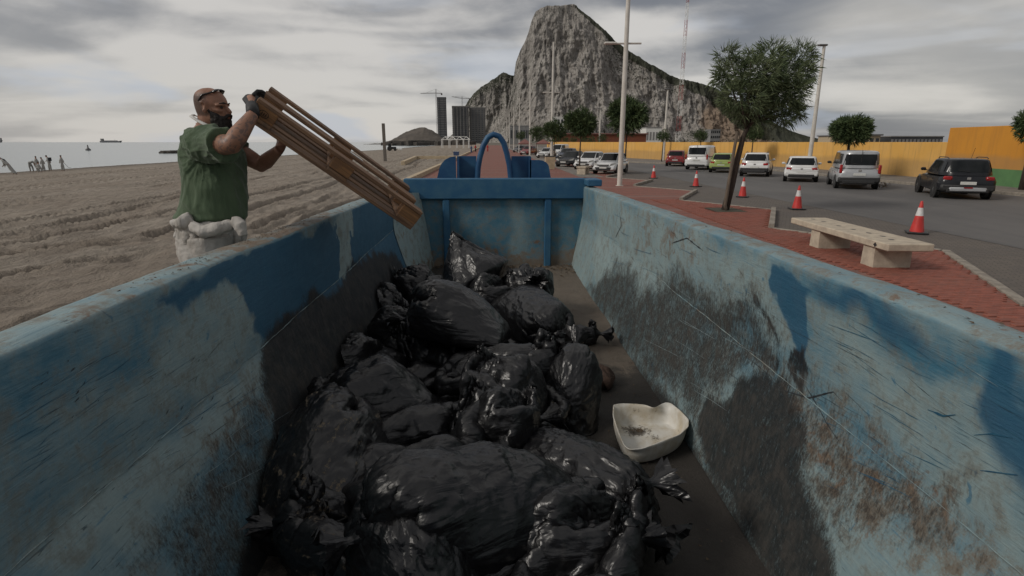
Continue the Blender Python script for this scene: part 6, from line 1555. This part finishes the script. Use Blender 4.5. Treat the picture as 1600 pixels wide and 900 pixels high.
def tree(label, base, trunk, r0, lobes, n, L, wd, seed, mat, up=.35, droop=0, limbs=7, spread=1.0, group='clipped street trees'):
    b_ = Vector(base); r = thing('street_tree', label, 'tree', b_, 0, group); T = [Vector(t) - b_ for t in trunk]
    m = MB(); m.tube(T, [r0 * (1 - .5 * i / (len(T) - 1)) for i in range(len(T))], 10); rg_ = random.Random(seed)
    lb = [(l[0] - b_.x, l[1] - b_.y, l[2] - b_.z, l[3], l[4]) for l in lobes]
    for k in range(limbs):
        l = lb[k % len(lb)]; e = Vector((l[0] + rg_.uniform(-.6, .6) * l[3], l[1] + rg_.uniform(-.6, .6) * l[3], l[2] + rg_.uniform(-.1, .6) * l[4])); s0 = T[-1].lerp(T[-2], rg_.uniform(0, .5)); mid = s0.lerp(e, .5) + Vector((0, 0, -.08 * l[3])); m.tube([s0, mid, e], [r0 * .42, r0 * .28, r0 * .10], 6)
    m.build('trunk', MAT['bark'], r, smooth=True)
    me = foliage(lb, n, L, wd, seed, up, droop, spread); me.materials.append(mat); link('crown', me, r)
    return r
tb = (7.8, 18.66, 0)
Y_ = 18.4
lob = []
for x, y, rr_, dy in [(1148, 114, 27, .2), (1188, 116, 34, -.3), (1230, 114, 33, .2), (1162, 150, 33, -.2), (1205, 150, 36, .3), (1230, 142, 30, -.3), (1180, 175, 26, .1), (1222, 172, 26, 0), (1134, 86, 13, 0), (1128, 122, 14, .2), (1205, 84, 20, .3), (1250, 88, 20, 0), (1260, 108, 14, -.2), (1246, 176, 12, 0), (1165, 92, 12, .4)]:
    c = aty(x, y, Y_ + dy); s_ = Y_ / FPX; lob.append((c[0], c[1], c[2], rr_ * s_ * 1.0, rr_ * s_ * .86))
tp = lambda x, y, Y: V(aty(x, y, Y))
tree('large leaning feathery tree with two stakes, growing from the red paving', tb, [V(tb), tp(1143, 290, 18.6), tp(1152, 250, 18.55), tp(1161, 215, 18.5), tp(1172, 190, 18.5)], .13, lob, 3600, .32, .013, 4, MAT['tamarisk'], .60, .5, 14, 1.25)
m = MB(); m.tube([Vector((7.75, 18.45, 0)), tp(1133, 320, 18.5), tp(1152, 205, 18.4)], [.06, .06, .05], 8); sk = m.build('wooden_stake', MAT['bark_pale'], smooth=True); tag(sk, 'rough wooden stake leaning against the large feathery tree', 'stake')
m = MB(); m.add([(7.3, 18.05, .008), (8.3, 18.05, .008), (8.3, 19.3, .008), (7.3, 19.3, .008)], [(0, 1, 2, 3)]); struct(m.build('tree_pit', MAT['soil'], fix=False))
def rtree(label, px, py, rpx, Y, base_px=None, seed=1, n=900, ex=1.0, top=.85, zb=0.0, r0=.07):
    c = aty(px, py, Y); s_ = Y / FPX; rr_ = rpx * s_; bx = aty(base_px[0], base_px[1], Y) if base_px else c; rg_ = random.Random(seed)
    L_ = [(c[0], c[1], c[2], rr_ * .82 * ex, rr_ * top)] + [(c[0] + math.cos(a) * rr_ * .5 * ex, c[1] + math.sin(a) * rr_ * .4, c[2] + rg_.uniform(-.25, .25) * rr_, rr_ * .5, rr_ * .45) for a in (0.3, 2.0, 3.4, 5.0)]
    b_ = (bx[0], Y, zb); cz = c[2] - rr_ * .3
    tree(label, b_, [Vector(b_), Vector(((bx[0] * 2 + c[0]) / 3, Y, zb + (cz - zb) * .5)), Vector((c[0], Y, cz))], r0, L_, n, rr_ * .26, rr_ * .035, seed, MAT['leaf'], .25, .1, 6)
rtree('dark round tree behind the nearest lamp post', 981, 181, 31, 43., (976, 268), 11, 2200)
rtree('round dark tree behind the first white parked car, left of the nearest lamp post', 908, 192, 25, 40.6, (905, 272), 12, 2000)
rtree('round tree right of the second lamp post', 866, 204, 18, 62., (866, 250), 13, 1100)
rtree('small round tree left of the second lamp post', 839, 207, 12, 89., (838, 245), 14, 700)
rtree('distant small dark tree left of the third lamp post', 814, 212, 8, 130., (814, 238), 15, 500)
rtree('small round tree by the yellow wall above the dark red car', 1037, 212, 10.5, 64., (1034, 250), 16, 600, zb=.1)
rtree('small round tree showing above the wall behind the white van', 1096, 212, 11, 60., None, 17, 600, zb=.1)
rtree('round tree above the wall behind the white crossover', 1178, 207, 15, 50., None, 18, 900, zb=.1)
rtree('flat-topped dark tree above the silver van', 1329, 203, 30, 35., (1323, 262), 19, 2200, 1.05, .68, zb=.1, r0=.12)
rtree('dark tree cut by the right edge of the photo', 1618, 196, 30, 25.1, (1598, 290), 20, 1600, zb=.1, r0=.14)
for i, (px, y_, r_, Y) in enumerate([(941, 216, 9, 88.), (924, 218, 7, 100.), (912, 219, 6, 110.), (896, 219, 6, 118.), (884, 219, 6, 126.), (872, 219, 5, 134.)]):
    rtree(['small dark clipped tree nearest the lamp post at the far end of the yellow wall', 'second of the small clipped trees running left from the far lamp post', 'third of the small clipped trees running left from the far lamp post', 'fourth of the small clipped trees running left from the far lamp post', 'fifth of the small clipped trees running left from the far lamp post', 'last and farthest of the small clipped trees before the second lamp post'][i], px, y_, r_, Y, None, 30 + i, 350)
# ================================================================== CARS
def sring(z, y0, y1, hw, n=36, e=4.5):
    r = []
    for k in range(n):
        a = 2 * math.pi * k / n; ca, sa = math.cos(a), math.sin(a); q = (abs(ca) ** e + abs(sa) ** e) ** (-1 / e)
        r.append(Vector((hw * q * ca, (y0 + y1) / 2 + (y1 - y0) / 2 * q * sa, z)))
    return r
def car(label, loc, heading, L, W_, Hc, paint, kind='hatch', front=False, group='parked cars', tailm='tail', bumper=None, extra=None):
    """nose towards local +y; origin on the ground under the middle"""
    van = kind == 'van'; hw = W_ / 2; yb, yf = -L / 2, L / 2
    r = thing('parked_van' if van else 'parked_car', label, 'van' if van else 'car', (loc[0], loc[1], -.02), heading, group)
    zb = Hc * (.56 if van else .60); hood = zb * (.98 if van else .93)
    # lower body: stations along the length, rounded section
    st = [(yb, .36, .74, .86), (yb + .04, .30, zb - .12, .93), (yb + .14, .24, zb - .02, .985), (yb + .5, .22, zb, 1.0), (yb + L * .35, .2, zb, 1.0), (yb + L * .6, .2, zb, 1.0), (yf - L * (.19 if van else .27), .2, zb - .0, .99), (yf - L * .12, .22, hood - .05, .97), (yf - .30, .22, hood - .14, .94), (yf - .10, .26, hood - .26, .88), (yf, .34, hood - .38, .80)]
    rings = []
    for y, z0, z1, k in st:
        ring = []; n = 20; e = 5
        for q in range(n):
            a = 2 * math.pi * q / n; ca, sa = math.cos(a), math.sin(a); t = (abs(ca) ** e + abs(sa) ** e) ** (-1 / e)
            zz = (z0 + z1) / 2 + (z1 - z0) / 2 * t * sa; bul = 1 - .05 * max(0, (zz - z1 + .25) / .25)
            ring.append(Vector((hw * k * t * ca * bul, y, zz)))
        rings.append(ring)
    m = MB(); m.loft(rings, True); m.build('body', paint, r, smooth=42)
    # cabin
    ry0, ry1 = (yb + .05, yf - L * .16) if van else (yb + .10, yf - L * .27)
    ty0, ty1 = {'van': (yb + .16, yf - L * .34), 'hatch': (yb + .48, yf - L * .47), 'suv': (yb + .34, yf - L * .46), 'sedan': (yb + .95, yf - L * .46)}[kind]
    if kind == 'sedan': ry0 = yb + .45
    cab = lambda t: ((zb - .04) + (Hc - zb + .0) * t, ry0 + (ty0 - ry0) * t ** 1.25, ry1 + (ty1 - ry1) * t ** .95, hw * (.955 - (.10 if van else .20) * t ** 1.2))
    lv = [0, .15, .35, .55, .75, .9]; rg_ = [sring(*cab(t), e=5.5) for t in lv]
    z, a, b_, w_ = cab(.96); rg_.append(sring(z, a + .04, b_ - .04, w_ * .965, e=4)); z, a, b_, w_ = cab(1.0); rg_.append(sring(z - .01, a + .16, b_ - .2, w_ * .86, e=3.5)); rg_.append(sring(z + .004, a + .5, b_ - .5, w_ * .5, e=3))
    m = MB(); m.loft(rg_, True); m.build('cabin', paint, r, smooth=60)
    # glass follows the cabin surface a little proud of it
    def surf(t, mode, s, off=.008):
        z, a, b_, w_ = cab(t); e = 5.5; c, h = (a + b_) / 2, (b_ - a) / 2
        if mode == 'rear': x = s * w_; y = c - h * (1 - abs(s) ** e) ** (1 / e) - off
        elif mode == 'front': x = s * w_; y = c + h * (1 - abs(s) ** e) ** (1 / e) + off
        else: y = s; q = (y - c) / h; x = (w_ * (1 - min(.999, abs(q)) ** e) ** (1 / e) + off) * (1 if mode == 'right' else -1)
        return Vector((x, y, z))
    def patch(name, mode, t0, t1, s0, s1, mat, nt=5, ns=9, sh=0):
        m = MB(); vs = []
        for i in range(nt):
            t = t0 + (t1 - t0) * i / (nt - 1)
            for j in range(ns):
                if mode in ('rear', 'front'): k = s0 * (1 - .06 * i / (nt - 1)); s = k + (-2 * k) * j / (ns - 1)
                else: za, a, b_, w_ = cab(t); s = (s0(a, b_)) + (s1(a, b_) - s0(a, b_)) * j / (ns - 1)
                vs.append(surf(t, mode, s))
        m.add(vs, [(i * ns + j, i * ns + j + 1, (i + 1) * ns + j + 1, (i + 1) * ns + j) for i in range(nt - 1) for j in range(ns - 1)]); return m.build(name, mat, r, smooth=True)
    rt = (.18, .80) if van else (.20, .86)
    rw = patch('rear_window', 'rear', rt[0], rt[1], .84, 0, MAT['glass'])
    patch('windscreen', 'front', .12, .90, .88, 0, MAT['glass'])
    for sd_ in ('left', 'right'):
        A1 = (lambda a, b_: b_ - (b_ - a) * .05) ; mid = lambda a, b_: yb + L * .46; mid2 = lambda a, b_: yb + L * .48; back = lambda a, b_: a + (b_ - a) * .30; bk1 = lambda a, b_: a + (b_ - a) * .08
        patch('front_side_window', sd_, .20, .86, mid2, A1, MAT['glass'], 5, 5)
        if not (van and extra == 'panel'):
            patch('rear_side_window', sd_, .20, .86, back, mid, MAT['glass'], 5, 5); patch('quarter_window', sd_, .24, .82, bk1, lambda a, b_: a + (b_ - a) * .27, MAT['glass'], 4, 4)
    # wheels with dark arches
    wr = .315 if not kind == 'suv' else .35
    for y in (yb + L * .185, yf - L * .19):
        for s_ in (-1, 1):
            m = MB(); m.lathe([(wr + .055, -.02), (wr + .055, .02), (.01, .022)], 24, (s_ * (hw - .012), y, wr), 'x'); m.build('wheel_arch', MAT['trim'], r)
            wv = bpy.data.objects.new('wheel', None); COL.objects.link(wv); wv.parent = r; wv.location = (s_ * (hw - .10), y, wr)
            m = MB(); m.lathe([(wr * .62, -.10), (wr * .95, -.10), (wr, -.05), (wr, .06), (wr * .95, .105), (wr * .66, .115), (wr * .62, .06)], 26, (0, 0, 0), 'x', cap=False); t = m.build('tyre', MAT['tyre'], wv, smooth=50); t.scale = (s_, 1, 1)
            m = MB(); m.lathe([(wr * .66, .085), (wr * .60, .070), (wr * .56, .02), (.01, .02)], 22, (0, 0, 0), 'x', cap=False)
            for k in range(5):
                a = k * 2 * math.pi / 5; m.tube([Vector((.075, 0, 0)), Vector((.075, math.cos(a) * wr * .62, math.sin(a) * wr * .62))], [(.05, .022), (.028, .018)], 5)
            m.lathe([(.05, .09), (.045, .10), (.001, .10)], 10, (0, 0, 0), 'x', cap=False); t = m.build('rim', MAT['rim'], wv, smooth=40); t.scale = (s_, 1, 1)
    def ry(z): return yb + (.36 if z < .3 else 0)
    # rear
    bm_m = bumper or paint
    m = MB(); m.box((0, yb + .10, .46), (W_ * .96, .26, .30), None, .07); m.build('rear_bumper', bm_m, r, smooth=40)
    m = MB(); m.box((0, yb - .002, .36), (W_ * .74, .14, .16), None, .03); m.build('rear_valance', MAT['trim'], r)
    for s_ in (-1, 1):
        if van: m = MB(); m.box((s_ * (hw - .115), yb + .055, zb - .08), (.13, .12, .42), None, .035)
        else: m = MB(); m.box((s_ * (hw - .25), yb + .075, zb - .15), (.30, .13, .17), Matrix.Rotation(s_ * R(12), 3, 'Z'), .04)
        m.build('tail_light', MAT[tailm], r, smooth=40)
    pz = .55 if kind == 'van' else .60
    m = MB(); m.box((0, yb - .012, zb - .33 if kind != 'hatch2' else .45), (.52, .03, .12), None, .006); m.build('number_plate', MAT['plate'], r)
    m = MB(); m.tube([surf(rt[0] + .03, 'rear', .0, .03), surf(rt[0] + .12, 'rear', -.45, .03)], .012, 5); m.build('rear_wiper', MAT['trim'], r)
    m = MB(); m.box((0, yb + .012, zb - .15), (.13, .03, .10), None, .02); m.build('badge', MAT['steel'], r)
    if van: m = MB(); m.box((0, cab(.5)[1] - .012, (zb + Hc) / 2 - .2), (.02, .02, Hc - zb + .35)); m.build('door_gap', MAT['trim'], r)
    # front
    m = MB(); m.box((0, yf - .06, .40), (W_ * .90, .22, .24), None, .07); m.build('front_bumper', bm_m, r, smooth=40)
    m = MB(); m.hexa([(-.50, yf + .055, .28), (.50, yf + .055, .28), (.42, yf + .0, .28), (-.42, yf, .28), (-.60, yf + .06, .50), (.60, yf + .06, .50), (.5, yf, .50), (-.5, yf, .50)]); m.build('lower_grille', MAT['trim'], r)
    m = MB(); m.hexa([(-.36, yf + .012, .57), (.36, yf + .012, .57), (.3, yf - .08, .57), (-.3, yf - .08, .57), (-.44, yf - .02, .68), (.44, yf - .02, .68), (.4, yf - .12, .68), (-.4, yf - .12, .68)]); m.build('upper_grille', MAT['trim'], r)
    m = MB(); m.box((0, yf + .075, .46), (.52, .02, .11), None, .005); m.build('number_plate', MAT['plate'], r)
    m = MB(); m.tube([Vector((-.30, yf + .02, .635)), Vector((.30, yf + .02, .635))], .012, 5); m.build('badge_bar', MAT['steel'], r)
    for s_ in (-1, 1):
        m = MB(); m.hexa([(s_ * .46, yf - .06, .58), (s_ * (hw - .08), yf - .34, .62), (s_ * (hw - .12), yf - .45, .62), (s_ * .46, yf - .2, .6), (s_ * .50, yf - .10, .72), (s_ * (hw - .055), yf - .48, .80), (s_ * (hw - .12), yf - .58, .79), (s_ * .52, yf - .22, .72)]); m.build('headlight', MAT['head_lens'], r)
        m = MB(); z, a, b_, w_ = cab(.2); m.box((s_ * (hw + .08), b_ - .42, z + .03), (.20, .11, .13), None, .04); m.box((s_ * (hw - .01), b_ - .40, z - .02), (.12, .04, .04)); m.build('mirror', paint if not van else MAT['trim'], r)
        for y in (yb + L * .46,): m = MB(); m.box((s_ * (hw + .004), y - .25, zb - .12), (.02, .16, .025)); m.build('door_handle', paint, r)
        for y in (yb + L * .27, yb + L * .47, yf - L * .27): m = MB(); m.box((s_ * (hw - .003), y, .52), (.012, .010, zb * .58)); m.build('door_gap', MAT['trim'], r)
    if kind == 'suv' or extra == 'rails':
        for s_ in (-1, 1): m = MB(); z, a, b_, w_ = cab(.97); m.tube([Vector((s_ * w_ * .90, a + .25, z + .02)), Vector((s_ * w_ * .92, a + .45, z + .07)), Vector((s_ * w_ * .92, b_ - .5, z + .06)), Vector((s_ * w_ * .9, b_ - .3, z))], .018, 6); m.build('roof_rail', MAT['trim'], r)
    if kind == 'suv': m = MB(); m.box((0, yb - .03, .40), (W_ * .66, .12, .17), None, .04); m.build('skid_plate', MAT['car_silver'], r, smooth=40); m = MB(); m.box((0, yb - .10, .47), (.28, .02, .04)); m.build('fog_light', MAT['tail'], r)
    if extra == 'aerial': z, a, b_, w_ = cab(1.0); m = MB(); m.tube([Vector((.1, a + .3, z)), Vector((.12, a + .1, z + .42))], .006, 4); m.build('aerial', MAT['trim'], r)
    return r
HD = R(-27.5)     # bays are set at an angle: nose up the road and towards the wall
def rear_car(label, pxl, pxr, L, W_, Hc, paint, kind, dh=0, **kw):
    a, b_ = atz(*pxl), atz(*pxr); c = V((a + b_) / 2); h = HD + R(dh); d = Vector((-math.sin(h), math.cos(h), 0)); c += d * (L * .5 - L * .185) + d * .12
    return car(label, (c.x, c.y), h, L, W_, Hc, paint, kind, **kw)
GR = 'vehicles parked along the yellow wall'
rear_car('black crossover car parked in front of the orange and green wall', (1462, 310), (1537, 308), 4.35, 1.86, 1.62, MAT['car_black'], 'suv', 2, group=GR, bumper=MAT['trim'], extra='aerial')
rear_car('silver panel van parked beside the black crossover', (1312, 294), (1360, 294), 4.45, 1.84, 1.86, MAT['car_silver'], 'van', 3, group=GR, bumper=MAT['trim'])
rear_car('white hatchback parked between the silver van and the white crossover', (1230, 283), (1270, 283), 4.05, 1.80, 1.46, MAT['car_white'], 'hatch', 0, group=GR)
rear_car('white crossover with black bumper parked just right of the leaning tree', (1162, 275), (1195, 275), 4.05, 1.82, 1.58, MAT['car_white'], 'hatch', -2, group=GR, extra='rails', bumper=MAT['trim'])
rear_car('light green hatchback half hidden by the leaning tree trunk', (1113, 269), (1140, 269), 3.95, 1.70, 1.46, MAT['car_green'], 'hatch', 0, group=GR)
rear_car('white van with black rear windows parked left of the green hatchback', (1076, 265), (1104, 264), 4.8, 1.92, 2.0, MAT['car_white'], 'van', -6, group=GR, extra='panel')
rear_car('dark red hatchback, leftmost of the vehicles along the yellow wall', (1043, 259.5), (1067, 259), 4.2, 1.78, 1.50, MAT['car_red'], 'hatch', 4, group=GR)
GL = 'vehicles parked nose-out beside the promenade'
def front_car(label, px, py, L, W_, Hc, paint, kind, dh=0, **kw):
    c = V(atz(px, py)); h = HD + math.pi + R(dh); d = Vector((-math.sin(h), math.cos(h), 0)); c -= d * (L * .5)
    return car(label, (c.x, c.y), h, L, W_, Hc, paint, kind, group=GL, **kw)
front_car('white hatchback parked nose-out just left of the nearest lamp post', 942, 272, 4.0, 1.74, 1.50, MAT['car_white'], 'hatch')
front_car('white car behind the thin tree trunk, left of the nearer white hatchback', 910, 265, 4.1, 1.76, 1.48, MAT['car_white'], 'hatch')
front_car('black saloon parked left of the two white cars', 880, 261, 4.4, 1.78, 1.46, MAT['car_black'], 'sedan')
front_car('dark blue car behind the black saloon', 877, 250, 4.2, 1.76, 1.5, MAT['car_blue'], 'hatch')
front_car('white van parked far off behind the litter bin', 865, 246, 4.8, 1.9, 1.95, MAT['car_white'], 'van', extra='panel')
front_car('white car far off left of the second lamp post', 846, 247, 4.1, 1.76, 1.48, MAT['car_white'], 'hatch')
front_car('red car far off between the third and fourth lamp posts', 818, 242, 4.3, 1.8, 1.62, MAT['car_red'], 'hatch')
front_car('dark grey car far off beyond the red car', 806, 238, 4.2, 1.76, 1.5, MAT['car_grey'], 'hatch')
# debris by the kerb behind the silver van
m = MB()
for k in range(60):
    p = atz(rq.uniform(1366, 1392), rq.uniform(286, 294), 0); q = [Vector((rq.uniform(-1, 1), rq.uniform(-1, 1), rq.uniform(0, 1.2))) * .07 for _ in range(4)]; m.add([V(p) + a for a in q], [(0, 1, 2), (0, 2, 3), (1, 2, 3), (0, 1, 3)])
tag(m.build('kerb_litter', MAT['debris'], fix=False), 'scraps and leaves in the gutter beside the silver van', 'litter', kind='stuff')

# ================================================================== SHIPS AND SEA THINGS
def ship(label, px0, px1, py, Y, Hs, bridge):
    d0, d1 = ray(px0, py), ray(px1, py); a, b_ = _C + d0 / d0[1] * Y, _C + d1 / d1[1] * Y; L_ = (b_ - a)[0]; r = thing('cargo_ship', label, 'ship', ((a[0] + b_[0]) / 2, Y, -1.2), 0)
    m = MB(); n = 8; prof = [(-L_ / 2, Hs), (-L_ / 2 + Hs * .4, 0), (L_ / 2 - Hs * .9, 0), (L_ / 2, Hs * 1.15), (L_ / 2 - Hs, Hs)]; B = L_ * .07
    vs = [(x, -B, z) for x, z in prof] + [(x, B, z) for x, z in prof]; k = len(prof); m.add(vs, [tuple(range(k)), tuple(range(2 * k - 1, k - 1, -1))] + [(i, k + i, k + (i + 1) % k, (i + 1) % k) for i in range(k)]); m.build('hull', MAT['ship'], r)
    m = MB(); m.box((-L_ / 2 + L_ * .10 * bridge, 0, Hs * 1.7), (L_ * .09, B * 1.8, Hs * 1.5), None, .2); m.build('bridge', MAT['floor_band'], r)
    m = MB(); m.box((0, 0, Hs * 1.15), (L_ * .6, B, Hs * .3)); m.build('deck_gear', MAT['ship'], r)
    m = MB(); m.tube([(L_ * .2, 0, Hs), (L_ * .2, 0, Hs * 2.1)], L_ * .004, 6); m.build('mast', MAT['ship'], r)
ship('long tanker on the horizon left of the man', 157, 190, 222, 4200., 11, 1)
ship('ship on the horizon cut by the left edge of the photo', -14, 4, 222, 4600., 14, 9)
p = atz(138, 235, -1.17); m = MB(); m.lathe([(.0, -.3), (.9, -.1), (1.0, .4), (.35, 1.0), (.2, 2.2), (0, 2.3)], 12); tag(m.build('buoy', MAT['lamp_post_dark'], loc=tuple(p), smooth=True), 'tiny dark buoy floating on the calm sea', 'buoy')
m = MB(); a = atz(262, 239.5, -1.17); b_ = atz(300, 238, -1.17)
for k in range(160): t = rq.random(); c = V(a).lerp(V(b_), t); m.box((c.x + rq.uniform(-2, 2), c.y + rq.uniform(-3, 3), -1.1), (rq.uniform(1, 2.6),) * 2 + (rq.uniform(.6, 1.5),), Matrix.Rotation(rq.uniform(0, 3), 3, 'Z'), .2)
tag(m.build('breakwater', MAT['stone_dark']), 'low rocky reef breaking the water just left of the man', 'reef', kind='stuff')
